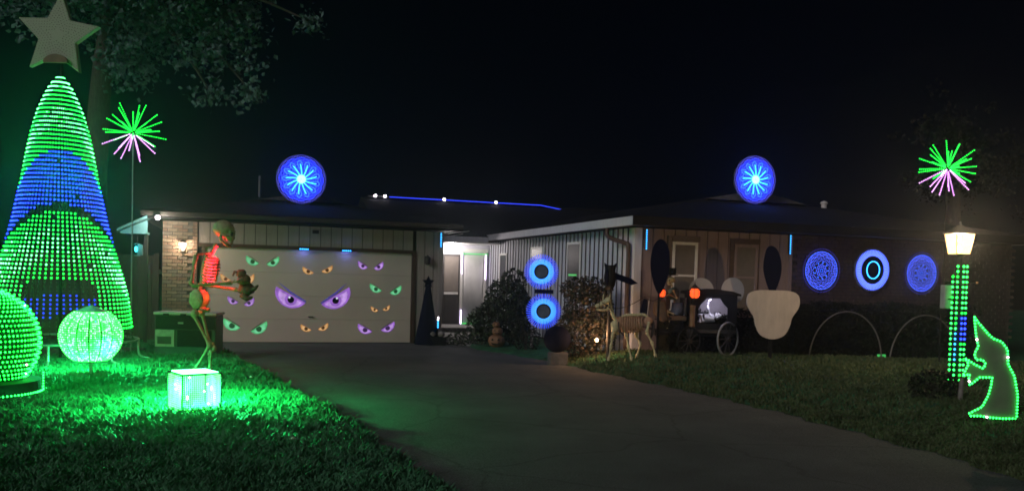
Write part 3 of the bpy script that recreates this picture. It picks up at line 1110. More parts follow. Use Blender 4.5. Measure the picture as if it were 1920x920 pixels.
# base ring on bent pipe legs
R = 1.2
ring = [(R * math.cos(q), R * math.sin(q), .34) for q in np.linspace(0, 2 * PI, 41)]
MB().tube(ring, .022, 8, caps=False).build('base_ring', M['metal'], tree, smooth=True)
for k in range(8):
    q = k * PI / 4 + .35
    c, s_ = math.cos(q), math.sin(q)
    MB().tube(smooth_pts([(R * c, R * s_, .34), (R * c, R * s_, .16), (R * 1.03 * c, R * 1.03 * s_, .06), (R * 1.16 * c, R * 1.16 * s_, .02)], 4), .02, 8).build('pipe_leg', M['metal'], tree, smooth=True)
# crate like planks at the foot
for px, py, w, lab in ((78, 668, .9, 'low dark timber kerb under the front of the light tree'), (230, 664, .8, 'low dark timber kerb right of the light tree')):
    p = foot(px, py)
    o = MB().box(-w / 2, w / 2, -.06, .06, 0, .12).build('timber_kerb', M['wood'], bevel=.01)
    o.location = p; o['label'] = lab; o['category'] = 'timber'

# ------------------------------------------------------------------ LED burst poles


def burst(px, py, Y, pyb, rpx, lab, seed):
    c = at(px, py, Y)
    rng = random.Random(seed)
    gz = gh(c.x, c.y)
    t = thing('light_burst', lab, 'light burst', (c.x, c.y, gz), 0, 'firework shaped lights on poles')
    hz = c.z - gz
    MB().tube([(0, 0, 0), (0, 0, hz)], .014, 8).build('pole', M['black'] if px > 960 else M['pole'], t)
    MB().ball((0, 0, hz), .035, 10, 8).build('hub', M['black'], t)
    r = rpx * Y / F_PX
    n = 32
    for i in range(n):
        z = 1 - 2 * (i + .5) / n
        ph = i * 2.39996 + seed
        d = Vector((math.sqrt(1 - z * z) * math.cos(ph), .75 * math.sqrt(1 - z * z) * math.sin(ph), z))
        ln = r * rng.uniform(.92, 1.04)
        a = math.degrees(math.atan2(d.z, d.x))
        pink = -155 < a < -35 and d.z < -.3
        q = MB()
        q.tube([Vector((0, 0, hz)) + d * .03, Vector((0, 0, hz)) + d * ln], .006, 4, 1)
        k = 13
        for j in range(1, k + 1):
            q.dot(Vector((0, 0, hz)) + d * (.04 + (ln - .04) * j / k), .0108 * Y / 16, 0)
        q.build('led_rod', [M['pk'] if pink else M['g'], M['net']], t, kind='stuff')


burst(250, 249, 15.5, 0, 57, 'firework burst of green and pink rods on a pole beside the light tree', 1)
burst(1777, 316, 15.5, 0, 54, 'firework burst of green and pink rods on a pole behind the lamp post', 4)

# ------------------------------------------------------------------ LED sphere on a stake
bp = foot(170, 706)
c = at(168, 629, bp.y)
r = 54 * bp.y / F_PX
t = thing('led_sphere', 'glowing round green ribbed light sphere on a short stake', 'light sphere', bp)
hz = c.z - bp.z
MB().tube([(0, 0, 0), (0, 0, hz - .3)], .02, 8).build('stake', M['metal'], t)
NG = 16
for gI in range(NG):
    q = MB()
    for cI in range(5):
        ph = 2 * PI * (gI + (cI + .9) / 5.8) / NG
        for j in range(25):
            th = RAD(33 + 114 * j / 24)
            d = Vector((math.sin(th) * math.cos(ph), math.sin(th) * math.sin(ph), math.cos(th) * .98))
            q.dot(Vector((0, 0, hz)) + d * r, .0125, 1 if random.random() < .25 else 0)
    q.build('led_gore', [M['gs'], M['sb']], t, kind='stuff')
for gI in range(NG):
    ph = 2 * PI * gI / NG
    MB().tube([Vector((0, 0, hz)) + Vector((math.sin(th) * math.cos(ph), math.sin(th) * math.sin(ph), math.cos(th) * .98)) * (r * .985) for th in np.linspace(RAD(30), RAD(150), 12)], .007, 4).build('rib', M['black'], t)
MB().lathe([(r * .55, 0), (r * .5, .03), (.03, .10), (0, .11)], (0, 0, hz + r * .80), 20).build('cap', M['pole'], t)
MB().lathe([(r * .50, 0), (r * .5, .02)], (0, 0, hz - r * .86), 20).build('base_plate', M['black'], t)
lamp('sphere_fill_spot', (0, 0, hz), 800, (.02, 1, .26), t, .12, 'SPOT', None, RAD(170))  # added downward spot that brightens the grass, apart from the LEDs

# ------------------------------------------------------------------ big globe at the left edge
bp = foot(-40, 742)
c = at(-45, 640, bp.y)
r = 103 * bp.y / F_PX
t = thing('led_globe', 'large green light globe on a black drum at the left edge', 'light globe', bp)
hz = c.z - bp.z
NR = 24
for i in range(NR):
    th = RAD(12 + 122 * i / (NR - 1))
    q = MB()
    n = max(6, int(84 * math.sin(th)))
    for j in range(n):
        ph = 2 * PI * j / n
        q.dot((r * math.sin(th) * math.cos(ph), r * math.sin(th) * math.sin(ph), hz + r * math.cos(th)), .0125, 1 if random.random() < .012 else (2 if random.random() < .3 else 0))
    q.build('led_ring', [M['gl'], M['wh'], M['gd']], t, kind='stuff')
MB().ball((0, 0, hz), r * .94, 32, 20).build('inner_shell', M['net'], t, smooth=True)
zb = hz - r * .70
MB().lathe([(r * 1.02, 0), (r * 1.03, .02), (r * 1.0, zb - .0), (r * .7, zb + .02)], (0, 0, 0), 40).build('drum', M['black'], t, smooth=False)
q = MB()
for j in range(96):
    ph = 2 * PI * j / 96
    q.dot((r * 1.04 * math.cos(ph), r * 1.04 * math.sin(ph), .06), .014)
for sgn in (.50,):
    for k in range(7):
        a = sgn
        q.dot((r * 1.035 * math.cos(a), r * 1.035 * math.sin(a), .06 + k * .034), .013)
q.build('drum_lights', M['gw'], t, kind='stuff')

# ------------------------------------------------------------------ LED cube on the lawn
FLc = foot(341, 777)
CW, CH = .435, .435
rz = RAD(41)
t = thing('led_cube', 'glowing green light cube standing on the lawn in front of the skeleton', 'light cube', FLc, rz)
fr = MB()
e = .007
for x in (0, CW):
    for y in (0, CW):
        fr.box(x - e, x + e, y - e, y + e, 0, CH)
for z in (.012, CH):
    for x in (0, CW):
        fr.box(x - e, x + e, e, CW - e, z - e, z + e)
    for y in (0, CW):
        fr.box(e, CW - e, y - e, y + e, z - e, z + e)
fr.build('frame', M['black'], t)
N = 17
stp = (CW - .04) / N


def cube_panel(fn, m, lab):
    q = MB()
    for i in range(N):
        for j in range(N):
            q.dot(fn(.02 + (i + .5) * stp, .02 + (j + .5) * stp), .0098, 1 if random.random() < .012 else 0)
    q.build('led_panel', [m, M['wh']], t, kind='stuff', label=lab)


cube_panel(lambda a, b: (a, -.004, b), M['gc'], None)
cube_panel(lambda a, b: (-.004, a, b), M['gc'], None)
cube_panel(lambda a, b: (a, b, CH + .004), M['gt'], 'brightest top light panel')
cube_panel(lambda a, b: (CW + .004, a, b), M['gc'], None)
cube_panel(lambda a, b: (a, CW + .004, b), M['gc'], None)
lamp('cube_fill_spot', (CW / 2, CW / 2, CH * .9), 1650, (.02, 1, .20), t, .10, 'SPOT', None, RAD(176))  # added spot under the top panel, brightens the lawn round the cube


# ------------------------------------------------------------------ skulls, hands, skeletons
def skull(parent, c, size, m, face=1, pitch=0.0, yaw=0.0, name='skull'):
    """size = height of cranium+jaw; looks along +x (face=1) or -x."""
    s = size
    mx = Matrix.Translation(c) @ Matrix.Rotation(yaw, 4, 'Z') @ Matrix.Rotation(pitch, 4, 'Y') @ Matrix.Diagonal((face, 1, 1, 1))
    q = MB()

    def head(d):
        k = 1.0
        if d.x > .3 and d.z < .1:
            k *= 1 - .16 * (d.x - .3)
        if d.z < -.3:
            k *= 1 - .22 * (-d.z - .3)
        return k
    q.ball((0, 0, .12 * s), (.44 * s, .33 * s, .38 * s), 18, 12, 0, head)
    # face block, cheeks, upper jaw
    q.tube([(.20 * s, 0, .06 * s), (.34 * s, 0, -.12 * s), (.36 * s, 0, -.24 * s)], [.24 * s, .19 * s, .13 * s], 12)
    for sy in (1, -1):
        q.tube([(.36 * s, .13 * s * sy, -.06 * s), (.22 * s, .24 * s * sy, -.08 * s), (.02 * s, .27 * s * sy, -.02 * s)], [.05 * s, .045 * s, .03 * s], 7)
        q.tube([(.40 * s, .04 * s * sy, .14 * s), (.40 * s, .15 * s * sy, .155 * s), (.31 * s, .24 * s * sy, .10 * s)], .04 * s, 7)
    q.v = [tuple(mx @ Vector(v)) for v in q.v]
    h = q.build(name, m, parent, smooth=True)
    j = MB()
    for sy in (1, -1):
        j.tube([(.02 * s, .22 * s * sy, -.10 * s), (.06 * s, .21 * s * sy, -.30 * s), (.30 * s, .11 * s * sy, -.42 * s), (.40 * s, 0, -.43 * s)], [.05 * s, .06 * s, .065 * s, .07 * s], 8)
    j.v = [tuple(mx @ Vector(v)) for v in j.v]
    j.build('jaw', m, h, smooth=True)
    e_ = MB()
    for sy in (1, -1):
        e_.ball((.395 * s, .115 * s * sy, .03 * s), (.055 * s, .085 * s, .085 * s), 10, 8)
    e_.ball((.475 * s, 0, -.10 * s), (.04 * s, .045 * s, .065 * s), 8, 6)
    e_.v = [tuple(mx @ Vector(v)) for v in e_.v]
    e_.build('eye_sockets', M['socket'], h, smooth=True)
    tt = MB()
    for k in range(7):
        a = (k - 3) * .33
        for z0, z1 in ((-.36, -.29), (-.285, -.22)):
            x, y = (.36 + .10 * math.cos(a)) * s, .12 * s * math.sin(a)
            tt.box(x - .02 * s, x + .02 * s, y - .017 * s, y + .017 * s, z0 * s, z1 * s)
    tt.v = [tuple(mx @ Vector(v)) for v in tt.v]
    tt.build('teeth', m, h)
    return h


def hand(q, w, d, up, size, r, curl=.5):
    """five finger bones from wrist w, pointing along d, palm normal up."""
    w, d, up = Vector(w), Vector(d).normalized(), Vector(up).normalized()
    side = d.cross(up).normalized()
    for k in range(4):
        o = (k - 1.5) * .16 * size
        ln = (.52, .60, .55, .42)[k] * size
        b = w + side * o * .6
        kn = w + d * (.42 * size) + side * o
        t1 = kn + (d * math.cos(curl) - up * math.sin(curl)) * ln * .5
        t2 = t1 + (d * math.cos(curl * 2.1) - up * math.sin(curl * 2.1)) * ln * .42
        q.tube([b, kn, t1, t2], [r, r * 1.15, r, r * .7], 6)
    th = w + side * (-.30 * size) + d * .18 * size
    q.tube([w, th, th + d * .22 * size - up * .16 * size - side * .04 * size], [r, r * 1.1, r * .7], 6)


# ---- the tall skeleton by the driveway
bp = (foot(398, 698) + foot(360, 698)) / 2
bp.z = gh(bp.x, bp.y)
SY_ = bp.y


def sk(px, py, dy=0.0):
    p = at(px, py, SY_)
    return Vector((p.x - bp.x, dy, p.z - bp.z))


t = thing('skeleton', 'tall standing skeleton with red lit ribs holding a lumpy figure', 'skeleton', bp)
BN = M['bone']
skull(t, sk(418, 436), .40 * 1.0 * 42 / 42 * 40 / 41, BN, 1, RAD(14))
q = MB()
sp = smooth_pts([sk(404, 458), sk(396, 474), sk(384, 490), sk(380, 508), sk(378, 528), sk(372, 548)], 6)
for i in range(0, len(sp) - 1):
    q.ball(sp[i], (.034, .038, .022), 8, 6)
q.tube(sp, .02, 6)
q.build('spine', BN, t, smooth=True)
# rib cage
rc = MB()
for i in range(10):
    f = i / 9
    b0 = sk(386 - 5 * f, 477 + 50 * f)
    wx = .175 + .06 * math.sin(PI * min(1, f * 1.2)) - .05 * f
    wy = .12 + .06 * math.sin(PI * min(1, f * 1.1)) - .03 * f
    for sy in (1, -1):
        pts = []
        for k in range(9):
            u_ = k / 8
            a = PI * u_
            pts.append(b0 + Vector((wx * .5 * (1 - math.cos(a)) + .0, sy * wy * math.sin(a) * 1.0, -.055 * u_ - .03 * math.sin(a))))
        rc.tube(pts, [.017] * 8 + [.013], 6)
rib = rc.build('ribcage', BN, t, smooth=True)
s0 = sk(386, 480) + Vector((.19, 0, -.05)); s1 = sk(384, 520) + Vector((.17, 0, -.06))
MB().tube([s0, s0.lerp(s1, .5), s1], [.03, .026, .018], 8).build('sternum', BN, rib, smooth=True)
cl = MB()
SHL, SHR = sk(378, 478, -.23), sk(382, 476, .23)
for sh in (SHL, SHR):
    cl.bone(sk(398, 474), sh, .014)
    cl.tube([sh, sh + Vector((-.05, 0, -.16))], [.05, .02], 6, flat=.4)
cl.build('shoulder_girdle', BN, t, smooth=True)
# red chest lights: LED strip behind the sternum and up the throat, and their glow
rl = MB()
for k in range(9):
    rl.dot(sp[8].lerp(sp[-8], k / 8) + Vector((.09, 0, -.02)), .016)
for k in range(4):
    rl.dot(sp[2].lerp(sp[7], k / 3) + Vector((.045, 0, 0)), .012)
rl.build('chest_leds', M['red'], t, kind='stuff')
lamp('chest_glow', sk(396, 500), 45.0, (1, .01, .03), t, .04)
lamp('chest_glow', sk(397, 520), 30.0, (1, .01, .03), t, .04)
lamp('throat_glow', sk(408, 469), 5, (1, .01, .03), t, .02)
lamp('pelvis_glow', sk(394, 556), 2, (1, .12, .02), t, .03)
# pelvis
pv = MB()
pc = sk(374, 566)
for sy in (1, -1):
    pv.ball(pc + Vector((-.02, .11 * sy, .03)), (.125, .04, .17), 14, 10, 0, lambda d: 1 - .25 * max(0, -d.z) + .1 * d.x, Matrix.Rotation(.25 * sy, 3, 'Z'))
    pv.tube([pc + Vector((.04, .10 * sy, -.10)), pc + Vector((.13, .04 * sy, -.13)), pc + Vector((.14, 0, -.10))], .028, 7)
    pv.ball(pc + Vector((-.02, .13 * sy, -.17)), .062, 10, 8)
pv.tube([pc + Vector((-.08, 0, .13)), pc + Vector((-.11, 0, 0)), pc + Vector((-.07, 0, -.12))], [.07, .05, .015], 8)
pv.build('pelvis', BN, t, smooth=True)
# legs
for nm, hip, knee, ank, toe in (('n', sk(366, 583, -.13), sk(403, 651, -.16), sk(401, 692, -.16), sk(414, 699, -.17)),
                                ('f', sk(372, 583, .13), sk(386, 648, .16), sk(360, 692, .16), sk(372, 699, .16))):
    q = MB()
    q.bone(hip, knee, .025, 0, 1.8)
    kd = (ank - knee)
    q.bone(knee + Vector((0, 0, -.02)), ank, .020, 0, 1.8)
    q.bone(knee + Vector((-.045, .02, -.06)), ank + Vector((-.02, .02, .0)), .012)
    q.ball(knee + Vector((.05, 0, 0)), (.035, .04, .05), 8, 6)
    hl = ank + Vector((-.07, 0, -.05))
    q.tube([ank, hl], [.03, .03], 7)
    for k in range(5):
        o = (k - 2) * .026
        q.tube([ank + Vector((0, o * .5, -.02)), ank.lerp(toe, .6) + Vector((0, o, 0)), toe + Vector((.03 - abs(k - 1) * .012, o * 1.25, -.01))], [.016, .012, .008], 5)
    q.build('leg', BN, t, smooth=True)
# arms
for sh, el, wr in ((SHL, sk(370, 534, -.27), sk(441, 529, -.14)), (SHR, sk(378, 534, .25), sk(440, 543, .14))):
    q = MB()
    q.bone(sh, el, .022)
    q.bone(el, wr, .016)
    q.bone(el + Vector((0, .02, -.022)), wr + Vector((0, .02, -.02)), .011)
    hand(q, wr, Vector((1, -.15 if sh is SHL else .15, .12)), Vector((0, 0, -1)), .20, .010, .45)
    q.build('arm', BN, t, smooth=True)
# the lumpy figure in its hands
hp = at(455, 530, SY_) + Vector((0, 0, 0))
f = thing('lumpy_figure', 'lumpy green and brown creature figure held in the tall skeleton hands', 'figure', hp)
q = MB()
rg = random.Random(3)
lump = lambda d: 1 + .10 * math.sin(5 * d.x + 2) * math.sin(6 * d.z) + .08 * math.sin(9 * d.y + 4 * d.z)
q.ball((.06, 0, -.10), (.125, .105, .10), 16, 12, 0, lump)
q.ball((.02, 0, .04), (.10, .09, .09), 16, 12, 0, lump)
q.build('body', M['lump'], f, smooth=True)
MB().ball((-.02, 0, .14), (.075, .07, .07), 14, 10, 0, lump).build('head', M['lump'], f, smooth=True)
q = MB()
q.tube([(.12, -.02, -.10), (.20, -.03, -.08), (.25, -.03, -.03)], [.05, .035, .015], 7)
q.tube([(.0, -.03, -.18), (.08, -.04, -.24), (.17, -.05, -.22)], [.06, .045, .02], 7)
q.tube([(-.07, 0, .15), (-.13, 0, .17), (-.15, -.01, .10)], [.035, .022, .012], 6)
q.build('limbs', M['lump'], f, smooth=True)

# ------------------------------------------------------------------ bin beside the skeleton
p0, p1 = foot(289, 668), foot(404, 668)
bc = (p0 + p1) / 2
bw_ = (p1 - p0).length / 2
t = thing('deck_bin', 'dark storage bin with pale lid standing left of the skeleton', 'storage bin', bc, RAD(4))
hh = 83 * bc.y / F_PX
MB().box(-bw_, bw_, 0, .5, 0, hh * .93).build('body', M['bin'], t, bevel=.02)
MB().box(-bw_ - .02, bw_ + .02, -.03, .53, hh * .935, hh * 1.0).build('lid', M['lid'], t, bevel=.02)
MB().box(-bw_ + .02, bw_ - .02, -.016, -.001, hh * .62, hh * .91).build('upper_panel', M['black'], t, bevel=.006)
MB().box(-bw_ + .02, -bw_ + .35, -.02, -.001, hh * .22, hh * .60).build('label_panel', M['binp'], t)
MB().box(-bw_ + .06, -bw_ + .30, -.026, -.021, hh * .28, hh * .45).build('label_print', M['bin'], t)
MB().box(-bw_ + .40, bw_ - .08, -.02, -.001, hh * .22, hh * .60).build('dark_panel', M['black'], t, bevel=.006)
for k in range(3):
    MB().box(-bw_ + .16 + k * .3, -bw_ + .26 + k * .3, -.045, -.031, hh * .93, hh * .97).build('latch', M['black'], t)
MB().box(-.12, -.03, -.035, -.018, hh * .74, hh * .78).build('handle', M['lid'], t)

p = onwall(388, 590, -.14)
t = thing('security_camera', 'small black and white camera ball beside the garage door', 'camera', hw(p.x, -.14, p.z), TH)
MB().ball((0, 0, .03), (.075, .07, .06), 14, 10).build('white_shell', M['white'], t, smooth=True)
MB().ball((.01, -.05, -.02), (.06, .05, .045), 12, 8).build('lens_hood', M['black'], t, smooth=True)
MB().tube([(0, .05, .02), (0, .16, .02)], .02, 8).build('bracket', M['black'], t)
MB().tube([(.05, -.02, -.01), (.12, -.03, -.03)], [.025, .03], 8).build('spot_lens', M['navy'], t)


# ------------------------------------------------------------------ LED discs
def medallion(c, rz, R_, lab, style, mount_z):
    t = thing('light_medallion', lab, 'light medallion', c, rz, 'round blue light medallions')
    wob = lambda k, amp: (lambda a: 1 + amp * abs(math.sin(k * a / 2)))
    n = 96
    fn = wob(12, .045)
    rb = R_ * (.97 if style != 'lace' else .985)
    outl = [(rb * fn(a) * math.cos(a), rb * fn(a) * math.sin(a)) for a in [2 * PI * i / n for i in range(n)]]
    if style == 'lace':
        for rr in (.99, .5):
            MB().tube([(R_ * rr * math.cos(a), .01, R_ * rr * math.sin(a)) for a in np.linspace(0, 2 * PI, 49)], .008, 5, caps=False).build('hoop', M['black'], t)
        for k in range(6):
            a = k * PI / 6
            MB().tube([(-R_ * math.cos(a), .012, -R_ * math.sin(a)), (R_ * math.cos(a), .012, R_ * math.sin(a))], .005, 4).build('spoke', M['black'], t)
    else:
        MB().prism(outl, .03, 0, .01).build('backing_board', M['clothb'], t)

    def ringd(rr, cnt, sz, m, amp=0.0, lob=12, ph0=0.0, mat2=None):
        q = MB()
        for i in range(cnt):
            a = 2 * PI * (i + ph0) / cnt
            r_ = R_ * (rr + amp * math.cos(lob * a))
            q.dot((r_ * math.cos(a), -.004, r_ * math.sin(a)), sz, 1 if (mat2 and (i % 3 == 0)) else 0)
        q.build('led_ring', [m, mat2 or m], t, kind='stuff')
    if style == 'burst':
        for k in range(7):
            ringd(.16 + .055 * k, 24 + 8 * k, .011, M['bm'], 0, 12, .5 * k)
        for k in range(8):
            ringd(.58 + .055 * k, 60 + 5 * k, .0125, M['bm'] if k < 6 else M['bv'], .016 * (k % 2 * 2 - 1), 12, .5 * k)
        q = MB()
        for i in range(13):
            a0 = 2 * PI * i / 13
            pts = [(R_ * rr * math.cos(a0 + .35 * rr), -.016, R_ * rr * math.sin(a0 + .35 * rr)) for rr in np.linspace(.15, .62, 8)]
            q.tube(pts, [.013, .013, .013, .013, .012, .012, .011, .008], 5)
        q.build('led_rays', M['cy'], t, kind='stuff')
        q = MB()
        for i in range(13):
            a0 = 2 * PI * (i + .5) / 13
            for s_ in (-1, 1):
                q.tube([(R_ * rr * math.cos(a0 + s_ * w_), -.014, R_ * rr * math.sin(a0 + s_ * w_)) for rr, w_ in ((.40, .0), (.52, .11), (.62, .16), (.70, .10), (.76, .0))], .006, 4)
        q.build('led_petals', M['bb'], t, kind='stuff')
        q = MB()
        for k in range(5):
            rr = .03 + .033 * k
            for i in range(5 + 6 * k):
                a = 2 * PI * i / (5 + 6 * k)
                q.dot((R_ * rr * math.cos(a), -.022, R_ * rr * math.sin(a)), .013)
        q.build('led_core', M['ice'], t, kind='stuff')
    elif style == 'lace':
        ringd(.985, 75, 0.0077, M['bv'])
        ringd(.85, 70, 0.0107, M['bl'], .0, 1, 0, M['bb'])
        ringd(.71, 59, 0.0093, M['bl'], -.02, 12)
        ringd(.55, 39, 0.0087, M['bl'])
        ringd(.36, 9, 0.0153, M['bb'])
        ringd(.26, 25, 0.0087, M['bl'], .02, 8)
        ringd(.17, 12, 0.0097, M['bl'])
        ringd(.075, 7, 0.0090, M['bb'])
        ringd(.64, 48, .0085, M['bl'], .02, 12)
        ringd(.45, 40, .0080, M['bl'], .025, 12)
        ringd(.78, 64, .0080, M['bl'], .012, 24)
    else:
        q = MB()
        for i in range(64):
            a = 2 * PI * i / 64
            pts = [(R_ * rr * math.cos(a), -.004, R_ * rr * math.sin(a)) for rr in (.66, .93)]
            q.tube(pts, .0085, 4)
        q.build('led_fringe', M['bl'], t, kind='stuff')
        MB().prism([(.60 * R_ * math.cos(a), .66 * R_ * math.sin(a)) for a in [2 * PI * i / 48 for i in range(48)]], .01, 0, -.012).build('dark_oval', M['navy'], t)
        MB().tube([(.36 * R_ * math.cos(a), -.022, .40 * R_ * math.sin(a)) for a in np.linspace(0, 2 * PI, 37)], .009, 6, caps=False).build('ring_light', M['cy'], t)
    MB().tube([(0, .05, -R_ * .6), (0, .05, -mount_z)], .018, 6).build('stand', M['black'], t)
    return t


p = onwall(565, 336, 1.55)
medallion(hw(p.x, 1.55, p.z), TH, .60, 'round blue sunburst light medallion on the garage roof', 'burst', .66)
p = onwall(1416, 337, -2.55)
medallion(hw(p.x, -2.55, p.z), TH, .565, 'round blue sunburst light medallion on the wing roof at right', 'burst', .62)
for px, py, lab, stl in ((1540, 507, 'lacy blue light medallion on the brick wall, left of three', 'lace'), (1636, 506, 'solid blue light medallion with dark oval centre on the brick wall', 'oval'),
                         (1728, 512, 'lacy blue light medallion on the brick wall nearest the lamp post', 'lace')):
    p = onwall(px, py, -5.08)
    medallion(hw(p.x, -5.08, p.z), TH, .455, lab, stl, .5)

# two fringed ring lights
bp2 = foot(1017, 652)
for px, py, r_, lab in ((1015, 509, 32.5, 'upper fringed blue ring light before the white siding'), (1019, 583, 33, 'lower fringed blue ring light behind the dark globe')):
    Y = bp2.y - (.02 if py < 550 else 0)
    c = at(px, py, Y)
    R_ = r_ * Y / F_PX
    t = thing('ring_light', lab, 'ring light', c, RAD(6), 'stacked blue ring lights')
    q = MB()
    n = 46
    for i in range(n):
        a = 2 * PI * i / n
        ca, sa = math.cos(a), math.sin(a)
        q.tube([(R_ * .43 * ca, -.02, R_ * .43 * sa), (R_ * .72 * ca, -.02, R_ * .72 * sa)], .0105, 4, 0)
        q.tube([(R_ * .72 * ca, -.02, R_ * .72 * sa), (R_ * 1.0 * ca, -.02, R_ * 1.0 * sa)], [.009, .0065], 4, 1)
    q.build('led_fringe', [M['ri'], M['ro']], t, kind='stuff')
    MB().tube([(R_ * .40 * math.cos(a), 0, R_ * .40 * math.sin(a)) for a in np.linspace(0, 2 * PI, 33)], .02, 6, caps=False).build('hub_ring', M['black'], t)
    MB().prism([(.40 * R_ * math.cos(a), .40 * R_ * math.sin(a)) for a in [2 * PI * i / 28 for i in range(28)]], .02, 0, .0).build('hub_disc', M['clothb'], t)
    sp_ = MB()
    for i in range(n):
        a = 2 * PI * i / n
        sp_.tube([(R_ * .4 * math.cos(a), .005, R_ * .4 * math.sin(a)), (R_ * 1.0 * math.cos(a), .005, R_ * math.sin(a))], .004, 3)
    sp_.build('fringe_stems', M['black'], t, kind='stuff')
c1, c2 = at(1015, 509, bp2.y), at(1019, 583, bp2.y)
t = thing('ring_stand', 'pale frame with two uprights that carries the stacked blue ring lights', 'stand', (bp2.x, bp2.y + .07, bp2.z))
for dx in (-.24, .24):
    MB().box(dx - .03, dx + .03, 0, .03, 0, c1.z - bp2.z).build('upright', M['boardw'], t)
MB().box(-.21, .21, .002, .028, (c1.z + c2.z) / 2 - bp2.z - .05, (c1.z + c2.z) / 2 - bp2.z + .04).build('crossbar', M['navy'], t)

# ------------------------------------------------------------------ plants


def shrub(name, label, cat, base, blobs, n, leaf, mats, asp=.5, group=None, stems=4):
    t = thing(name, label, cat, base, 0, group)
    q = MB()
    for _ in range(n):
        b = random.choices(blobs, [x[1][0] * x[1][1] * x[1][2] for x in blobs])[0]
        while True:
            d = Vector((random.uniform(-1, 1), random.uniform(-1, 1), random.uniform(-1, 1)))
            if d.length <= 1:
                break
        if random.random() < .6 and d.length > .05:
            d = d.normalized() * random.uniform(.8, 1.04)
        p = Vector((b[0][0] + d.x * b[1][0], b[0][1] + d.y * b[1][1], b[0][2] + d.z * b[1][2]))
        if p.z < .02:
            continue
        q.leaf(p, leaf * random.uniform(.7, 1.3), random.randrange(len(mats)), asp)
    q.build('foliage', mats, t, kind='stuff')
    for k in range(stems):
        b = blobs[k % len(blobs)]
        e_ = Vector(b[0]) + Vector((random.uniform(-.3, .3) * b[1][0], random.uniform(-.3, .3) * b[1][1], .1))
        MB().tube([(e_.x * .25, e_.y * .25, -.03), (e_.x * .5, e_.y * .5, e_.z * .5), e_], [.025, .018, .008], 6).build('stem', M['bark'], t)
    return t


b = foot(940, 652)
b = Vector((b.x - .05, b.y + .85, b.z))
shrub('rhododendron', 'big leafy shrub with broad leaves in front of the entry porch', 'shrub', b,
      [((0, 0, .55), (.62, .5, .55)), ((.12, .1, 1.05), (.5, .42, .5)), ((.28, 0, 1.45), (.30, .3, .32)), ((-.42, -.1, .45), (.35, .35, .45)), ((.5, 0, .7), (.35, .4, .55))], 4200, .11, [M['leaf'], M['leafd'], M['leafd']], .45)
b = at(1096, 655, 16.7)
b.z = gh(b.x, b.y)
shrub('bronze_shrub', 'wide bronze leaved shrub behind the ground spotlight', 'shrub', b,
      [((-.12, 0, .45), (.48, .38, .5)), ((.05, .05, .95), (.50, .36, .5)), ((.0, .1, 1.32), (.52, .34, .26)), ((.30, -.05, .5), (.32, .36, .5))], 5200, .07, [M['leafb'], M['leafd'], M['leafd']], .6)
b = foot(862, 650)
shrub('low_shrub', 'low dark shrub at the foot of the porch step', 'shrub', b, [((0, 0, .16), (.36, .22, .2))], 500, .07, [M['leafd'], M['leaf']], .5, stems=2)
b = foot(985, 655)
shrub('low_shrub', 'low dark rounded shrub left of the globe on the pedestal', 'shrub', b, [((0, 0, .25), (.33, .25, .32))], 700, .06, [M['leafd'], M['leafh']], .5, stems=2)
b = foot(1160, 655)
shrub('low_shrub', 'dim low shrub behind the skeleton horse legs', 'shrub', b + Vector((0, .6, 0)), [((0, 0, .3), (.5, .3, .35)), ((.7, 0, .25), (.5, .3, .3))], 900, .06, [M['leafh'], M['leafd']], .5, stems=2)
# long dark hedge under the medallions
h0, h1 = hw(9.1, -5.5), hw(13.1, -5.5)
hc = (h0 + h1) / 2
hc.z = gh(hc.x, hc.y)
t = thing('hedge', 'long nearly black clipped hedge below the brick wall', 'hedge', hc, TH)
q = MB()
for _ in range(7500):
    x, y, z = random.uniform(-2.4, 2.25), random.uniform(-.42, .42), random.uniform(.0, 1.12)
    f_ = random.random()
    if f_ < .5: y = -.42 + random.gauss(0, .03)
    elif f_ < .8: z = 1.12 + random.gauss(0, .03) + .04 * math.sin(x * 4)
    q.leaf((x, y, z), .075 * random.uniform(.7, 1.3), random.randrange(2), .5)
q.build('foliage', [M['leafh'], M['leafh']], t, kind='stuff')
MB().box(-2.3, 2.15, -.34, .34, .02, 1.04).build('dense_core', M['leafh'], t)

h0 = hw(7.6, -5.45); h0.z = gh(h0.x, h0.y)
t = thing('hedge', 'dark low hedge under the windows behind the carriage', 'hedge', h0, TH)
q = MB()
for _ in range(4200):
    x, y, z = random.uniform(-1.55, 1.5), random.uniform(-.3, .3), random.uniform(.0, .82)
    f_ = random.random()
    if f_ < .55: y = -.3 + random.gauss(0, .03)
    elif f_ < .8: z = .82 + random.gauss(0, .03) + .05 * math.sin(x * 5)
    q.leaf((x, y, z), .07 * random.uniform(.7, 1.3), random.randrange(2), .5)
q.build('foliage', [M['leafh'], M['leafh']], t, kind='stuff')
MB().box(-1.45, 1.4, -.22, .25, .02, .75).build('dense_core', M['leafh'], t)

# tall tree behind the light tree, and a dark one far right


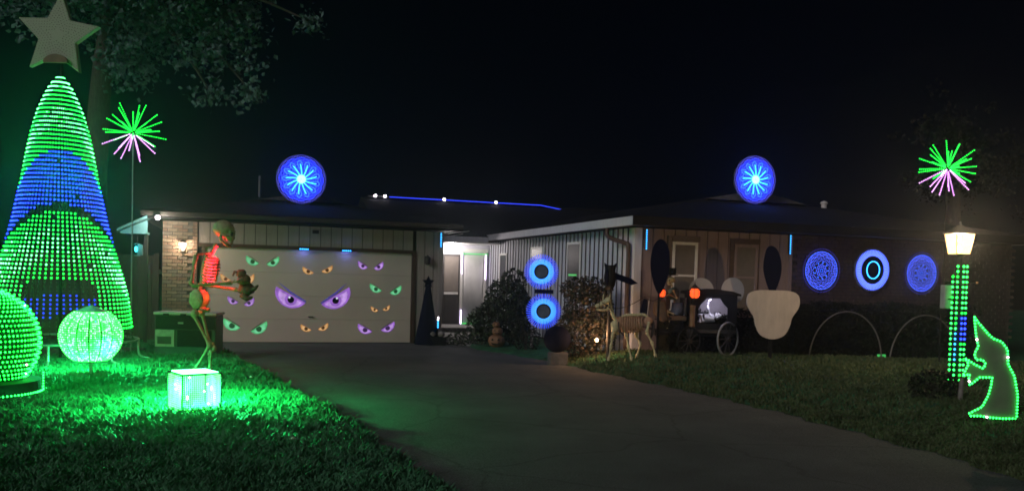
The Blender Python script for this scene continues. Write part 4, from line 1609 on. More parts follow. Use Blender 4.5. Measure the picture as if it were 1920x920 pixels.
def big_tree(label, base, trunk_pts, trunk_r, blobs, n, leaf, mats):
    t = thing('tree', label, 'tree', base)
    tr = MB().tube(smooth_pts([Vector(p) for p in trunk_pts], 4), list(np.linspace(trunk_r, trunk_r * .45, (len(trunk_pts) - 1) * 4 + 1)), 12).build('trunk', M['bark'], t, smooth=True)
    top = Vector(trunk_pts[-1])
    q = MB()
    for (c_, r_) in blobs:
        c_ = Vector(c_)
        MB().tube(smooth_pts([top * .85 + Vector(trunk_pts[-2]) * .15, top.lerp(c_, .5) + Vector((0, 0, .25)), c_], 4), list(np.linspace(trunk_r * .3, .015, 9)), 6).build('limb', M['bark'], t, smooth=True)
        k = int(n * r_[0] * r_[1] * r_[2] / sum(b_[1][0] * b_[1][1] * b_[1][2] for b_ in blobs))
        # leaf sprays
        for _ in range(max(4, k // 26)):
            d = Vector((random.gauss(0, .5), random.gauss(0, .5), random.gauss(0, .5)))
            sc_ = c_ + Vector((d.x * r_[0], d.y * r_[1], d.z * r_[2]))
            for _ in range(26):
                q.leaf(sc_ + Vector((random.gauss(0, .17), random.gauss(0, .17), random.gauss(0, .13))), leaf * random.uniform(.6, 1.3), random.randrange(len(mats)), .75)
    q.build('crown', mats, t, kind='stuff')
    return t


TYb = 18.6
base = at(178, 640, TYb); base.z = 0


def tb(px, py, dy=0): return at(px, py, TYb + dy) - base


big_tree('tall dark tree with hanging leaf sprays behind the light tree', base, [(0, 0, -.05), tb(176, 420), tb(186, 200), tb(200, 60), tb(215, -60)], .30,
         [(tb(230, 60), (.8, .6, .45)), (tb(330, 45), (.9, .6, .35)), (tb(245, 125), (.5, .5, .55)), (tb(395, 95), (.40, .4, .65)), (tb(468, 110), (.22, .3, .85)), (tb(474, 175), (.18, .2, .35)),
          (tb(400, 183), (.45, .3, .15)), (tb(345, 108), (.18, .2, .2)), (tb(430, 55), (.6, .5, .4)), (tb(290, -40), (1.8, 1.2, .9)), (tb(120, -60), (1.5, 1.2, .9)), (tb(585, 42), (.10, .15, .10))], 17000, .13, [M['leaft'], M['leaft'], M['leaft']])
base = hw(17.5, -1.0, 0)
big_tree('dark tree standing behind the right end of the house', base, [(0, 0, -.05), (.1, 0, 2), (0, .1, 4.2), (.1, 0, 5.5)], .25,
         [((-.5, 0, 4.6), (1.2, 1.0, .9)), ((.9, 0, 5.0), (1.2, 1, .9)), ((0, 0, 6.0), (1.2, 1, .8))], 3000, .11, [M['leafh'], M['leafh']])

# ------------------------------------------------------------------ front bed ornaments
# unlit cone tree by the garage corner
b = hloc(gnd(806, 648)); b = hw(b.x, -.42, .0)
t = thing('unlit_cone_tree', 'unlit navy cone tree with a small star beside the garage door', 'cone tree', b, TH)
MB().lathe([(.30, .02), (.29, .06), (.20, .55), (.11, 1.05), (.06, 1.36), (.02, 1.42)], (0, 0, 0), 18).build('cone', M['navy'], t, smooth=True)
out = []
for i in range(10):
    a = PI / 2 + i * PI / 5
    rr = .15 if i % 2 == 0 else .075
    out.append((rr * math.cos(a), 1.46 + rr * math.sin(a)))
MB().prism(out[::-1], .03, 0, -.02).build('star', M['navy'], t)
# trough with candle light stick
b = hloc(gnd(817, 647)); b = hw(b.x + .03, -.55, .0)
t = thing('dark_planter', 'dark trough planter with two pale round stones by the garage corner', 'planter', b, TH)
MB().box(-.20, .20, -.14, .14, 0, .20).build('trough', M['black'], t, bevel=.02)
for dx, r_ in ((-.13, .095), (.10, .085)):
    MB().ball((dx, -.04, .26), (r_, r_, r_ * .85), 12, 8).build('round_stone', M['stone'], t, smooth=True)
p = onwall(822, 608, -.6)
t = thing('led_stick', 'short white and blue light stick standing in the dark planter', 'light stick', hw(p.x, -.55, .20), TH, 'vertical light sticks on the house corners')
MB().box(-.014, .014, 0, .02, 0, .46).build('mounting_strip', M['black'], t)
q = MB()
for i in range(6):
    q.dot((0, -.008, .22 + i * .045), .02, 1 if i > 3 else 0)
q.build('led_row', [M['cy'], M['wh']], t, kind='stuff')


def jack(c, r, lab, on):
    t = thing('pumpkin', lab, 'pumpkin', c, RAD(-6), 'stacked carved pumpkins')
    MB().lathe([(r * .35, 0), (r * .8, r * .18), (r, r * .7), (r * .9, r * 1.15), (r * .55, r * 1.42), (r * .12, r * 1.36)], (0, 0, 0), 36, 0, lambda a: 1 - .06 * abs(math.sin(a * 5))).build('shell', M['pumpkin'], t, smooth=True)
    MB().tube([(0, 0, r * 1.3), (.01, 0, r * 1.5), (.03, -.01, r * 1.62)], [r * .13, r * .1, r * .09], 7).build('stalk', M['bark'], t)
    for s_ in (-1, 1):
        MB().prism([(s_ * r * .36 - r * .16, r * .85), (s_ * r * .36 + r * .16, r * .85), (s_ * r * .36, r * 1.1)], .06, 0, -r * .98).build('carved_eye', M['socket'], t)
    MB().prism([(-r * .5, r * .62), (-r * .2, r * .5), (r * .2, r * .5), (r * .5, r * .62), (r * .3, r * .36), (-r * .3, r * .36)], .06, 0, -r * 1.02).build('carved_mouth', M['socket'], t)


b = foot(930, 658)
jack(b, .19, 'carved grinning pumpkin at the bottom of the stack on the lawn edge', 0)
jack(b + Vector((.02, .02, .262)), .125, 'middle carved pumpkin of the stack by the big shrub', 1)
jack(b + Vector((-.01, .02, .435)), .09, 'smallest carved pumpkin topping the stack by the big shrub', 2)

b = at(1046, 656, 16.15)
b.z = gh(b.x, b.y)
t = thing('pedestal', 'grey square stone pedestal under the dark globe', 'pedestal', b, RAD(8))
MB().box(-.20, .20, -.16, .16, 0, .05).box(-.17, .17, -.14, .14, .05, .28).build('block', M['dstone'], t, bevel=.012)
o = MB().ball((0, 0, 0), .255, 28, 18).build('dark_globe', M['navy'], None, smooth=True)
o.location = b + Vector((-.02, 0, .28 + .245)); o['label'] = 'plain unlit dark globe resting on the stone pedestal'; o['category'] = 'globe'

b = at(1118, 655, 15.9)
b.z = gh(b.x, b.y)
p = at(1118, 638, b.y)
t = thing('ground_spotlight', 'small warm spotlight stuck in the bed shining on the bronze shrub', 'spotlight', b)
hz = p.z - b.z
MB().tube([(0, 0, -.03), (0, 0, hz - .03)], .012, 6).build('spike', M['black'], t)
MB().lathe([(.03, -.05), (.045, -.03), (.045, .03)], (0, 0, hz), 12).build('housing', M['black'], t)
MB().ball((0, -.035, hz + .01), .03, 10, 8).build('lens', M['warm'], t)
lamp('spot_glow', (0, .03, hz + .09), 26, (1, .52, .24), t, .03)

# dark owl figure on a post with a slanted plank
Y = 15.9
c = at(1144, 512, Y)
gz = gh(c.x, Y)
t = thing('owl_post', 'dark horned owl figure on a post with a slanting pointed plank', 'yard figure', (c.x, Y, gz))
hz = c.z - gz
MB().tube([(0, 0, 0), (0, 0, hz - .2)], .03, 8).build('post', M['dark'], t)
MB().lathe([(.06, -.30), (.10, -.22), (.115, -.08), (.10, .05), (.105, .12), (.08, .15)], (0, 0, hz), 16).tube([(-.08, 0, hz + .13), (-.11, 0, hz + .19)], [.035, .006], 6).tube([(.08, 0, hz + .13), (.11, 0, hz + .19)], [.035, .006], 6).build('owl_body', M['black'], t, smooth=True)
MB().ball((-.055, -.06, hz - .08), (.04, .06, .17), 10, 8).build('wing', M['navy'], t, smooth=True)
pa, pb = at(1152, 517, Y) - Vector((c.x, Y, gz)), at(1196, 531, Y) - Vector((c.x, Y, gz))
d = (pb - pa)
MB().add([pa + Vector((0, -.02, .065)), pa + d * .72 + Vector((0, -.02, .05)), pb + Vector((0, -.02, 0)), pa + d * .72 + Vector((0, -.02, -.07)), pa + Vector((0, -.02, -.05)),
          pa + Vector((0, .02, .065)), pa + d * .72 + Vector((0, .02, .05)), pb + Vector((0, .02, 0)), pa + d * .72 + Vector((0, .02, -.07)), pa + Vector((0, .02, -.05))],
         [(4, 3, 2, 1, 0), (5, 6, 7, 8, 9)] + [(i, (i + 1) % 5, 5 + (i + 1) % 5, 5 + i) for i in range(5)]).build('pointed_plank', M['navy'], t)

# ------------------------------------------------------------------ skeleton horse and hearse carriage
fa = foot(1142, 673)
HY = fa.y
hb = Vector((at(1180, 670, HY).x, HY, fa.z))


def hk(px, py, dy=0.0):
    p = at(px, py, HY)
    return Vector((p.x - hb.x, dy, p.z - hb.z))


t = thing('skeleton_horse', 'pale skeleton horse standing in harness before the carriage', 'skeleton horse', hb)
# skull with ears and jaw
q = MB()
q.tube(smooth_pts([hk(1144, 560), hk(1138, 564), hk(1127, 570), hk(1117, 575)], 3), [.055, .080, .085, .076, .066, .058, .054, .058, .060, .04], 10, flat=.75)
sk_h = q.build('skull', M['boneh'], t, smooth=True)
MB().tube(smooth_pts([hk(1144, 572), hk(1138, 580), hk(1126, 580), hk(1118, 580)], 3), [.03, .034, .03, .022, .02, .018, .02, .022, .022, .015], 8, flat=.9).build('jaw', M['boneh'], sk_h, smooth=True)
for dy, px in ((-.04, 1143), (.04, 1132)):
    MB().tube([hk(px - 1, 562, dy), hk(px, 556, dy), hk(px + 1, 549, dy)], [.018, .026, .004], 7, flat=.6).build('ear', M['boneh'], sk_h, smooth=True)
MB().ball(hk(1133, 566, -.05), (.016, .012, .016), 8, 6).build('eye_socket', M['socket'], sk_h)
q = MB()
nk = smooth_pts([hk(1143, 568), hk(1147, 582), hk(1151, 594), hk(1158, 602)], 4)
for p_ in nk:
    q.ball(p_, (.036, .034, .026), 8, 6)
sp_ = smooth_pts([hk(1158, 601), hk(1172, 591), hk(1190, 590), hk(1208, 590), hk(1216, 598)], 5)
for p_ in sp_:
    q.ball(p_, (.026, .03, .03), 8, 6)
q.tube(nk + sp_, .022, 6)
q.build('spine', M['boneh'], t, smooth=True)
rc = MB()
for i in range(11):
    f_ = i / 10
    b0 = hk(1160 + 42 * f_, 594 - 1.5 * math.sin(f_ * 3))
    hgt = (.20 + .10 * math.sin(PI * (f_ * .75 + .12)))
    for sy in (1, -1):
        rc.tube([b0 + Vector((-.03 * math.sin(PI * u_) + .05 * f_ * u_, sy * .125 * math.sin(PI * u_) ** .8, -hgt * (1 - math.cos(PI * u_)) / 2)) for u_ in np.linspace(0, 1, 9)], .0135, 6)
rc.build('ribcage', M['boneb'], t, smooth=True)
MB().ball(hk(1181, 606), (.20, .075, .10), 16, 10, 0, lambda d: 1 - .15 * d.x).build('chest_lining', M['boneb'], t, smooth=True)
q = MB()
q.ball(hk(1153, 611, -.10), (.06, .025, .11), 10, 8).ball(hk(1153, 611, .10), (.06, .025, .11), 10, 8)
q.tube([hk(1148, 604), hk(1150, 618), hk(1160, 626)], [.03, .045, .025], 8)
q.build('shoulder_blades', M['boneh'], t, smooth=True)
q = MB()
q.ball(hk(1214, 601, -.07), (.085, .03, .075), 10, 8).ball(hk(1214, 601, .07), (.085, .03, .075), 10, 8)
q.build('pelvis', M['boneb'], t, smooth=True)
LEGS = [((1150, 612), (1147, 630), (1144, 648), (1140, 671), -.12), ((1166, 606), (1175, 630), (1178, 650), (1184, 672), -.02),
        ((1204, 606), (1194, 629), (1203, 645), (1196, 669), .12), ((1216, 602), (1211, 622), (1222, 643), (1227, 670), -.10)]
for a, b_, c_, d_, dy in LEGS:
    q = MB()
    P4 = [hk(*a, dy * .8), hk(*b_, dy), hk(*c_, dy), hk(*d_, dy)]
    P4[3].z = max(P4[3].z, gh(hb.x + P4[3].x, HY + dy) - hb.z + .03)
    q.bone(P4[0], P4[1], .026, 0, 1.5).bone(P4[1], P4[2], .020, 0, 1.7).bone(P4[2], P4[3], .016, 0, 1.8)
    q.lathe([(.024, -.035), (.032, -.03), (.022, .02)], P4[3], 8)
    q.build('leg', M['boneh'], t, smooth=True)
q = MB()
q.tube([hk(1128, 566, -.055), hk(1140, 574, -.055), hk(1148, 584, -.05)], .008, 5).tube([hk(1123, 567, -.05), hk(1124, 578, -.05)], .008, 5).tube([hk(1141, 562, -.05), hk(1143, 576, -.05)], .008, 5)
q.tube(smooth_pts([hk(1148, 578, -.06), hk(1166, 576, -.08), hk(1185, 569, -.1), hk(1207, 556, -.1)], 4), .007, 5)
q.tube(smooth_pts([hk(1158, 602, -.14), hk(1159, 616, -.14), hk(1168, 628, -.12)], 3), .012, 5)
q.build('harness', M['dark'], t)
MB().tube(smooth_pts([hk(1217, 596), hk(1224, 606), hk(1224, 622), hk(1220, 634)], 3), [.02, .03, .035, .035, .035, .03, .03, .03, .02, .01], 7).build('tail', M['dark'], t, smooth=True)

# carriage
CY_ = HY + .35
cb = at(1320, 660, CY_); cb.z = gh(cb.x, CY_)


def ck(px, py, dy=0.0):
    p = at(px, py, CY_)
    return Vector((p.x - cb.x, dy, p.z - cb.z))


t = thing('hearse_carriage', 'black hearse carriage with lit window, wheels and driver seat', 'carriage', cb)
x0, x1 = ck(1294, 600).x, ck(1381, 600).x
zf, zr = ck(1335, 618).z, ck(1335, 552).z
DP = .62
MB().box(x0, x1, 0, DP, zf - .07, zf).build('floor', M['dark'], t, bevel=.01)
MB().box(x0, x1, DP - .025, DP, zf + .002, zr).build('back_wall', M['boardw'], t)
# front side with window opening
wa, wb, wz0, wz1 = ck(1308, 600).x, ck(1366, 600).x, ck(1335, 607).z, ck(1335, 559).z
MB().box(x0, wa, 0, .03, zf + .002, zr).box(wb, x1, 0, .03, zf + .002, zr).box(wa, wb, 0, .03, zf + .002, wz0).box(wa, wb, 0, .03, wz1, zr).build('window_wall', M['black'], t)
MB().box(x0, x0 + .03, .032, DP - .03, zf + .002, zr).build('front_wall', M['dark'], t)
MB().box(x1 - .03, x1, .032, DP - .03, zf + .002, zr).build('rear_wall', M['dark'], t)
q = MB()
prof = [(x0 - .08, zr), (x0 - .06, zr + .05), (x0 + .15, zr + .09), ((x0 + x1) / 2, zr + .105), (x1 - .1, zr + .07), (x1 + .06, zr + .02), (x1 + .06, zr - .02), (x1, zr), (x0, zr + .001)]
q.prism(prof[::-1], DP + .12, 0, -.06)
q.build('canopy', M['black'], t, bevel=.008)
for pts in (((wa - .0, wz1), (wa + .16, wz1), (wa + .05, wz1 - .12), (wa - .0, wz1 - .22)), ((wb - .17, wz1), (wb, wz1), (wb, wz0), (wb - .03, wz0 + .02), (wb - .02, wz1 - .18), (wb - .10, wz1 - .10))):
    MB().prism(list(pts)[::-1], .02, 0, -.012).build('drape', M['black'], t)
lamp('coffin_light', ((wa + wb) / 2, .14, wz1 - .04), 6.0, (.74, .70, 1), t, .05)
for px, w_ in ((1296, .11),):
    c0 = ck(1297, 590)
    MB().lathe([(.05, -.22), (.06, -.20), (.045, -.15), (.05, 0), (.045, .12), (.06, .16), (.05, .18)], (c0.x, -.06, c0.z), 12).build('carved_column', M['carved'], t, smooth=True)


def wheel(parent, c, r, yaw=0.0, m=None):
    q = MB()
    mx = Matrix.Translation(c) @ Matrix.Rotation(yaw, 4, 'Z')
    rim = MB().tube([(r * math.cos(a), 0, r * math.sin(a)) for a in np.linspace(0, 2 * PI, 33)], .019, 8, caps=False)
    rim.v = [tuple(mx @ Vector(v)) for v in rim.v]
    w_ = rim.build('wheel', m or M['black'], parent, smooth=True)
    for i in range(10):
        a = 2 * PI * i / 10
        s_ = MB().tube([(0.03 * math.cos(a), 0, .03 * math.sin(a)), (r * math.cos(a), 0, r * math.sin(a))], .009, 5)
        s_.v = [tuple(mx @ Vector(v)) for v in s_.v]
        s_.build('spoke', M['dark'], w_)
    h_ = MB().tube([(0, -.05, 0), (0, .05, 0)], .035, 10)
    h_.v = [tuple(mx @ Vector(v)) for v in h_.v]
    h_.build('hub', M['dark'], w_)


rw = 31 * CY_ / F_PX
for px, dy, k, yw in ((1362, -.10, 1.0, RAD(40)), (1352, .74, 1.0, RAD(20)), (1290, -.10, .82, RAD(25)), (1281, .74, .82, RAD(10))):
    c_ = ck(px, 636, dy); c_.z = rw * k + .01
    wheel(t, c_, rw * k, yw, M['pole'] if px == 1362 else None)  # near rear wheel paler: its lit rim is put into the colour
for px, k in ((1357, 1.0), (1286, .82)):
    c_ = ck(px, 636)
    MB().tube([(c_.x, -.1, rw * k), (c_.x, .74, rw * k)], .016, 6).build('axle', M['black'], t)
MB().box(ck(1252, 0).x, x1, .2, .42, zf - .14, zf - .072).build('chassis', M['dark'], t)
# driver seat, footboard, shafts
s0, s1 = ck(1246, 600).x, ck(1290, 600).x
zs = ck(1265, 592).z
MB().box(s0 + .08, s1 - .01, .06, DP - .06, zs - .09, zs).build('driver_seat', M['blanket'], t, bevel=.02)
MB().box(s1 - .06, s1 - .012, .06, DP - .06, zs + .002, zs + .34).build('seat_back', M['dark'], t, bevel=.02)
MB().box(s0 - .16, s1 - .10, .05, DP - .05, zf - .068, zf - .03).build('footboard', M['black'], t)
MB().box(s0 + .12, s1 - .07, .10, DP - .10, zf - .028, zs - .092).build('seat_box', M['black'], t)
b0, b1 = ck(1243, 570), ck(1250, 605)
MB().prism([(b0.x - .10, b0.z + .02), (b0.x + .06, b0.z + .10), (b1.x + .05, b1.z + .05), (b1.x - .05, b1.z), (b0.x - .10, b0.z - .20)][::-1], .40, 0, .08).build('knee_blanket', M['blanket'], t, bevel=.03)
for dy in (-.16, .40):
    MB().tube([ck(1250, 622, dy), ck(1205, 612, dy * .6), ck(1165, 611, dy * .7)], .014, 6).build('shaft', M['dark'], t)
MB().tube(smooth_pts([ck(1207, 557, -.1), ck(1225, 564, 0), ck(1240, 556, .1), ck(1256, 549, .12)], 4), .007, 5).build('rein', M['dark'], t)
p_ = ck(1212, 575)
MB().prism([(p_.x - .09, p_.z - .14), (p_.x - .02, p_.z + .15), (p_.x + .05, p_.z + .13), (p_.x + .07, p_.z - .14)], .05, 0, .2).build('dash_panel', M['navy'], t, bevel=.01)
MB().tube([ck(1216, 600, .2), ck(1221, 560, .2)], .012, 6).build('whip_post', M['pole'], t)


def lantern(c, r, lab):
    l = thing('carriage_lantern', lab, 'lantern', c, 0, 'orange carriage lanterns')
    MB().lathe([(r * .7, -r * 1.0), (r * 1.02, -r * .5), (r * 1.05, r * .4), (r * .75, r * .95)], (0, 0, 0), 12).build('glass', M['org'], l, smooth=True)
    MB().lathe([(r * 1.1, r * .95), (r * .5, r * 1.5), (r * .12, r * 1.9), (.0, r * 2.5)], (0, 0, 0), 10).build('cap', M['dark'], l)
    for k in range(6):
        a = k * PI / 3 + .2
        MB().tube([(r * .74 * math.cos(a), r * .74 * math.sin(a), -r), (r * 1.09 * math.cos(a), r * 1.09 * math.sin(a), 0), (r * .8 * math.cos(a), r * .8 * math.sin(a), r)], .0055, 4).build('bar', M['dark'], l)
    MB().lathe([(r * .4, -r * 1.5), (r * .75, -r * 1.05), (r * .75, -r)], (0, 0, 0), 10).build('foot', M['dark'], l)
    MB().tube([(0, .02, -r * 1.3), (.0, .12, -r * 2.2)], .012, 6).build('bracket', M['dark'], l)


lantern(cb + ck(1300, 549, -.12), .088, 'glowing orange lantern with pointed cap at the carriage window')
lantern(cb + ck(1240, 549, -.02), .070, 'smaller glowing orange lantern in front of the driver')

# driver
dv = cb + ck(1262, 592, .24)
t = thing('skeleton_driver', 'seated skeleton driver in a black top hat on the carriage', 'skeleton', dv)
J = lambda px, py, dy=0: at(px, py, CY_ + .24 + dy) - dv
skull(t, J(1259, 527), .17, M['boneh'], -1, RAD(6), RAD(28))
hc_ = J(1260, 516)
MB().lathe([(.115, 0), (.115, .012), (.075, .014), (.078, .14), (.0, .142)], (hc_.x, 0, hc_.z + .0), 16).build('top_hat', M['black'], t)
q = MB()
for p_ in smooth_pts([J(1260, 534), J(1262, 552), J(1267, 575), J(1268, 590)], 5):
    q.ball(p_, (.02, .022, .014), 8, 6)
q.tube([J(1260, 534), J(1262, 552), J(1267, 575), J(1268, 590)], .014, 6)
q.build('spine', M['boneh'], t, smooth=True)
MB().lathe([(.085, -.12), (.11, -.02), (.10, .06), (.05, .10), (.03, .11)], J(1263, 549), 14).build('vest', M['cloth'], t, smooth=True)
MB().lathe([(.10, -.20), (.12, -.1), (.10, .05)], J(1270, 572), 14).build('coat_tails', M['clothb'], t, smooth=True)
q = MB()
for dy in (-.10, .10):
    q.bone(J(1266, 590, dy * .7), J(1250, 583, dy), .017).bone(J(1250, 583, dy), J(1258, 612, dy), .014)
    q.tube([J(1258, 612, dy), J(1250, 616, dy)], [.014, .01], 6)
q.build('legs', M['boneh'], t, smooth=True)
for dy in (-.13, .13):
    q = MB()
    q.bone(J(1262, 543, dy), J(1270, 560, dy * 1.2), .013).bone(J(1270, 560, dy * 1.2), J(1256, 552, dy * .6), .011)
    hand(q, J(1256, 552, dy * .6), (-1, 0, .1), (0, 0, 1), .09, .005, .8)
    q.build('arm', M['boneh'], t, smooth=True)

# passenger lying in the lit window
dv = cb + Vector(((wa + wb) / 2, .28, zf))
t = thing('reclining_skeleton', 'white skeleton lying inside the lit carriage window with one arm raised', 'skeleton', dv)
J = lambda px, py, dy=0: at(px, py, CY_ + .28) + Vector((0, dy, 0)) - dv
skull(t, J(1346, 593), .145, M['bonew'], 1, RAD(-70), RAD(-60))
q = MB()
for i in range(7):
    b0 = J(1336 - 2.6 * i, 597 - .2 * i)
    q.tube([b0 + Vector((0, .09 * math.cos(a), .075 * math.sin(a))) for a in np.linspace(-.6, PI + .6, 10)], .013, 6)
q.build('ribcage', M['bonew'], t, smooth=True)
MB().tube([J(1340, 601), J(1326, 602), J(1314, 602)], [.02, .02, .03], 7).build('spine', M['bonew'], t, smooth=True)
q = MB()
q.bone(J(1331, 592, -.07), J(1325, 577, -.07), .018).bone(J(1325, 577, -.07), J(1325, 567, -.07), .016)
hand(q, J(1325, 567, -.07), (.5, 0, 1), (-1, 0, .3), .10, .006, .4)
q.build('arm', M['bonew'], t, smooth=True, label='raised arm')
q = MB()
q.bone(J(1333, 595, .08), J(1322, 592, .08), .013).bone(J(1322, 592, .08), J(1314, 597, .08), .012)
hand(q, J(1314, 597, .08), (-1, 0, -.2), (0, 0, 1), .09, .006, .5)
q.build('arm', M['bonew'], t, smooth=True)
for dy in (-.07, .07):
    q = MB()
    q.bone(J(1317, 602, dy), J(1312, 588, dy), .022).bone(J(1312, 588, dy), J(1310, 604, dy), .020)
    q.build('leg', M['bonew'], t, smooth=True)


# ------------------------------------------------------------------ yard boards
def staked_board(name, lab, cat, px, py, Y, outline, m, thick=.02, group=None, rz=RAD(4), stk=.018, sm=None):
    c = at(px, py, Y)
    gz = gh(c.x, Y)
    t = thing(name, lab, cat, (c.x, Y, gz), rz, group)
    hz = c.z - gz
    k = Y / F_PX
    out = [(x * k, hz - y * k) for x, y in outline]
    MB().prism(out[::-1] if sum((out[i][0] * out[(i + 1) % len(out)][1] - out[(i + 1) % len(out)][0] * out[i][1]) for i in range(len(out))) < 0 else out, thick, 0, 0).build('panel', m, t, bevel=.004)
    MB().box(-stk, stk, thick + .001, thick + .03, -.05, hz + .05).build('stake', sm or M['black'], t)
    return t


circ = lambda r, ry=None: [(r * math.cos(2 * PI * i / 40), (ry or r) * math.sin(2 * PI * i / 40)) for i in range(40)]
staked_board('round_board', 'plain pale round board behind the carriage, left one by the lantern', 'yard board', 1315, 545, 16.45, circ(24, 24), M['boardw'], group='plain round yard boards')
staked_board('round_board', 'plain pale round board behind the rear of the carriage', 'yard board', 1374, 545, 16.45, circ(22, 25), M['boardw'], group='plain round yard boards')
# a plain shield stands where the photograph shows a character cut-out
sh = smooth_pts([Vector((x, y, 0)) for x, y in ((-32, -36), (0, -37), (32, -36), (48, -28), (50, -8), (37, 14), (33, 30), (22, 48), (0, 55), (-22, 48), (-33, 30), (-37, 14), (-50, -8), (-49, -28))], 4, True)
staked_board('shield_board', 'plain tan shield shaped board on a stake right of the carriage', 'yard board', 1450, 581, 15.3, [(v.x, v.y) for v in sh], M['board'], .03)
lf1 = smooth_pts([Vector((x, y, 0)) for x, y in ((0, -48), (12, -38), (18, -14), (17, 14), (8, 44), (0, 54), (-8, 44), (-17, 14), (-18, -14), (-12, -38))], 4, True)
staked_board('oval_board', 'tall unlit navy oval board left of the first window', 'yard board', 1238, 496, 15.6, [(v.x, v.y) for v in lf1], M['navy'], group='navy leaf shaped boards')
lf2 = smooth_pts([Vector((x, y, 0)) for x, y in ((-6, -45), (6, -40), (15, -20), (17, 4), (11, 28), (2, 46), (-6, 36), (-15, 12), (-18, -8), (-14, -36))], 4, True)
staked_board('oval_board', 'tall unlit navy leaf shaped board behind the tan shield board', 'yard board', 1449, 506, 15.7, [(v.x, v.y) for v in lf2], M['navy'], group='navy leaf shaped boards')
b = foot(1466, 641)
t = thing('blue_marker_light', 'tiny blue light low down beside the tan shield board', 'light', b)
MB().tube([(0, 0, 0), (0, 0, .1)], .01, 6).build('spike', M['black'], t)
MB().ball((0, -.01, .11), .022, 8, 6).build('bulb', M['bb'], t)

# thin unlit arches on the lawn in front of the hedge
for (pxa, pya), (pxb, pyb), lab in (((1520, 664), (1655, 668), 'thin unlit pipe arch over the hedge, left one'), ((1671, 662), (1800, 668), 'thin unlit pipe arch over the hedge, nearest the lamp post')):
    A, B = [hw(onwall(x_, 600, -6.12).x, -6.12) for x_ in (pxa, pxb)]
    A.z, B.z = gh(A.x, A.y), gh(B.x, B.y)
    c_ = (A + B) / 2
    c_.z = (A.z + B.z) / 2
    hw_ = (B - A).length / 2
    H_ = 92 * A.y / F_PX
    t = thing('pipe_arch', lab, 'arch', c_, math.atan2(B.y - A.y, B.x - A.x), 'unlit pipe arches on the lawn')
    MB().tube([(-hw_ * math.cos(a), 0, H_ * math.sin(a) - .02) for a in np.linspace(0, PI, 33)], .014, 6).build('pipe', M['pvc'], t, smooth=True)
    for s_ in (-1, 1):
        MB().tube([(s_ * hw_, 0, -.05), (s_ * hw_, 0, .08)], .018, 6).build('ground_socket', M['pvc'], t)

b = hw(onwall(1653, 655, -6.05).x, -6.05)
b.z = gh(b.x, b.y)
t = thing('green_floodlight', 'small square green floodlight standing on the lawn by the hedge', 'floodlight', b, RAD(10))
MB().box(-.10, .10, 0, .05, .02, .15).build('housing', M['black'], t, bevel=.008)
MB().box(-.092, .092, -.006, -.001, .03, .14).build('lit_face', M['gpanel'], t)
MB().box(-.05, .05, .01, .06, -.02, .018).build('foot', M['black'], t)

# ------------------------------------------------------------------ lamp post with light strands
b = foot(1788, 716)
LYY = b.y
top = at(1798, 478, LYY) - b
t = thing('lamp_post', 'lit yard lamp post wrapped in green and blue light strands', 'lamp post', b)
lean = Vector((top.x, 0, top.z))
ax = lambda f_: lean * f_
MB().tube([ax(0), ax(1)], .05, 10).build('post', M['black'], t)
qs = LYY / F_PX
for i, dx in enumerate((-13, -5, 6, 13)):
    q = MB()
    for j in range(23):
        f_ = .02 + j * .0405
        if (i == 0 and j > 20): continue
        o = ax(f_) + Vector((dx * qs, -.055 - .01 * (i in (1, 2)), 0))
        if i in (2, 3) and 8 <= j <= 12: m_ = 1
        elif i == 1 and 4 <= j <= 9: m_ = 2
        elif i in (2, 3) and j in (7, 13): m_ = 3
        elif random.random() < .08: m_ = 3
        else: m_ = 0
        q.dot(o, .019, m_)
    q.tube([ax(.0) + Vector((dx * qs, -.045, 0)), ax(.95) + Vector((dx * qs, -.045, 0))], .005, 4, 4)
    q.build('led_strand', [M['gw'], M['b'], M['cy'], M['gd'], M['net']], t, kind='stuff')
MB().box(-.16, .16, -.045, -.04, .05, .07).box(-.16, .16, -.045, -.04, 1.2, 1.22).build('strand_bracket', M['black'], t)
LZ = top
MB().lathe([(.02, -.06), (.06, -.02), (.09, 0), (.09, .015)], (LZ.x, 0, LZ.z), 8).build('lantern_base', M['black'], t)
r0, r1, H_ = 14.5 * qs * 1.3, 20 * qs * 1.3, 37 * qs
cor = [PI / 4 + .12 + k * PI / 2 for k in range(4)]
lan = MB()
for a in cor:
    lan.tube([(LZ.x + r0 * math.cos(a), r0 * math.sin(a), LZ.z + .015), (LZ.x + r1 * math.cos(a), r1 * math.sin(a), LZ.z + .015 + H_)], .007, 5)
lan.build('lantern_frame', M['black'], t)
for k in range(4):
    a, a2 = cor[k], cor[(k + 1) % 4]
    P_ = [(LZ.x + r0 * math.cos(a), r0 * math.sin(a), LZ.z + .016), (LZ.x + r0 * math.cos(a2), r0 * math.sin(a2), LZ.z + .016),
          (LZ.x + r1 * math.cos(a2), r1 * math.sin(a2), LZ.z + .014 + H_), (LZ.x + r1 * math.cos(a), r1 * math.sin(a), LZ.z + .014 + H_)]
    MB().add(P_, [(0, 1, 2, 3)]).build('lantern_pane', M['lpane'], t)
MB().lathe([(r1 * 1.18, H_ + .016), (r1 * 1.15, H_ + .03), (r1 * .5, H_ + .11), (.03, H_ + .14), (.02, H_ + .19), (0, H_ + .2)], (LZ.x, 0, LZ.z), 8).build('lantern_cap', M['black'], t)
MB().ball((LZ.x, 0, LZ.z + H_ * .30), (.03, .03, .05), 12, 8).build('bulb', M['warm'], t, smooth=True)
for s_ in (-1, 1):
    MB().tube([(LZ.x + s_ * r1 * 1.1, 0, LZ.z + H_ + .02), (LZ.x + s_ * r1 * 1.3, 0, LZ.z + H_ + .05)], [.012, .006], 6).build('finial', M['dark'], t)
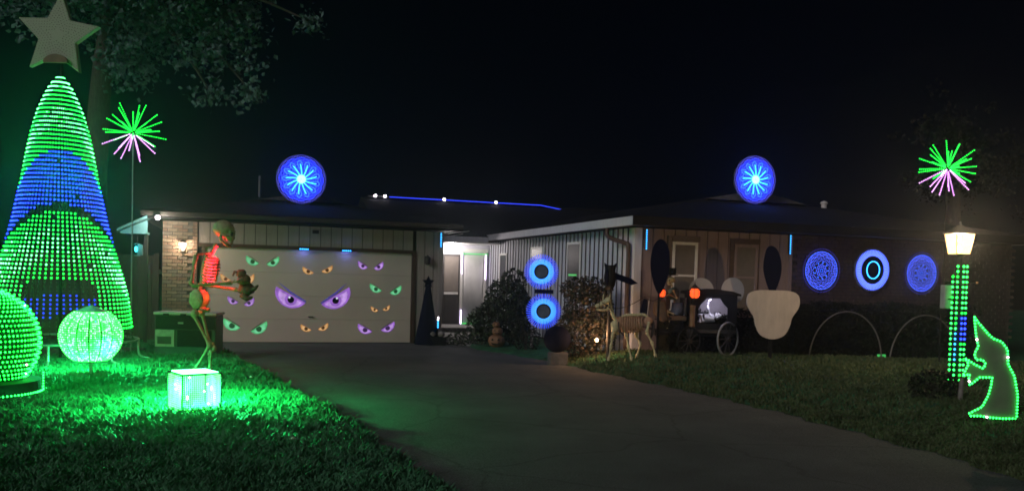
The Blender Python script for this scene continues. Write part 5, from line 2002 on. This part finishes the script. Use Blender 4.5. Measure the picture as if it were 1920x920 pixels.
lamp('lantern_light', (LZ.x, -.0, LZ.z + H_ * .78), 130, (1, .70, .42), t, .06)
cr = ax(.85)
MB().tube([(cr.x - .20, 0, cr.z - .12), (cr.x + .26, 0, cr.z - .12)], .012, 6).build('ladder_bar', M['black'], t)
MB().ball((cr.x + .28, 0, cr.z - .12), .022, 8, 6).build('bar_knob', M['carved'], t)
# box on the post
pbx = at(1776, 556, LYY) - b
o = thing('control_box', 'pale grey control box strapped to the left of the lamp post', 'control box', b + Vector((pbx.x, .04, pbx.z)), RAD(8))
MB().box(-.06, .06, -.05, .05, -.17, .17).build('case', M['lid'], o, bevel=.012)
MB().box(-.05, .05, -.058, -.051, -.15, .15).build('cover', M['lid'], o, bevel=.004)
MB().tube([(0, 0, .17), (.0, 0, .24)], .015, 6).build('cable_gland', M['black'], o)
# dark plant at its foot
b2 = foot(1770, 752)
shrub('low_shrub', 'dark rounded shrub at the foot of the lamp post', 'shrub', b2 + Vector((0, .25, 0)), [((0, 0, .14), (.30, .22, .22))], 900, .06, [M['leafh'], M['leafd']], .5, stems=2)
b3 = foot(1800, 752)
o = MB().tube([(0, 0, 0), (.01, 0, .28)], [.03, .025], 8).build('pale_stake', M['stone']); o.location = b3; o['label'] = 'short pale stake beside the shrub under the lamp post'; o['category'] = 'stake'

# ------------------------------------------------------------------ witch outline in lights
WPT = [(1827, 594), (1828, 610), (1830, 630), (1834, 649), (1828, 660), (1827, 667), (1831, 674), (1842, 674), (1848, 682), (1843, 690), (1830, 684), (1819, 677), (1809, 671), (1816, 682), (1810, 693), (1805, 704),
       (1818, 701), (1816, 710), (1818, 721), (1828, 714), (1836, 707), (1860, 707), (1858, 722), (1853, 740), (1841, 762), (1817, 774), (1820, 779), (1837, 779), (1854, 782), (1880, 784), (1906, 784),
       (1908, 740), (1902, 705), (1890, 682), (1889, 655), (1878, 640), (1862, 634), (1852, 625), (1843, 614), (1834, 604)]
b = foot(1860, 786)
WYY = b.y
t = thing('witch_silhouette', 'witch silhouette board outlined in green lights at the right edge', 'light figure', b, 0)
out = [(at(x, y, WYY).x - b.x, at(x, y, WYY).z - b.z) for x, y in WPT]
MB().prism(out, .02, 0, .01).build('panel', M['witch'], t)
q = MB()
for i, p_ in enumerate(walk([(x, -.004, z) for x, z in out], .034, True)):
    q.dot(p_, .0125, 1 if i % 29 == 7 else 0)
q.build('led_outline', [M['gw'], M['wh']], t, kind='stuff')
MB().box(-.02, .02, .035, .06, -.05, .5).build('stake', M['wood'], t)

# ------------------------------------------------------------------ added mist volume that stands in for lens bloom round the lights
hz_ = MB().box(-64, 64, -34, 74, -1.2, 9.5).build('bloom_haze', M['net'], None, kind='stuff')
hm = bpy.data.materials.new('bloom_mist')
hm.use_nodes = True
t_ = hm.node_tree
t_.nodes.remove(t_.nodes['Principled BSDF'])
vol = t_.nodes.new('ShaderNodeVolumePrincipled')
vol.inputs['Color'].default_value = (.75, .88, 1, 1)
vol.inputs['Density'].default_value = 0.0028
vol.inputs['Anisotropy'].default_value = 0.85
t_.links.new(vol.outputs[0], t_.nodes['Material Output'].inputs['Volume'])
hz_.data.materials[0] = hm
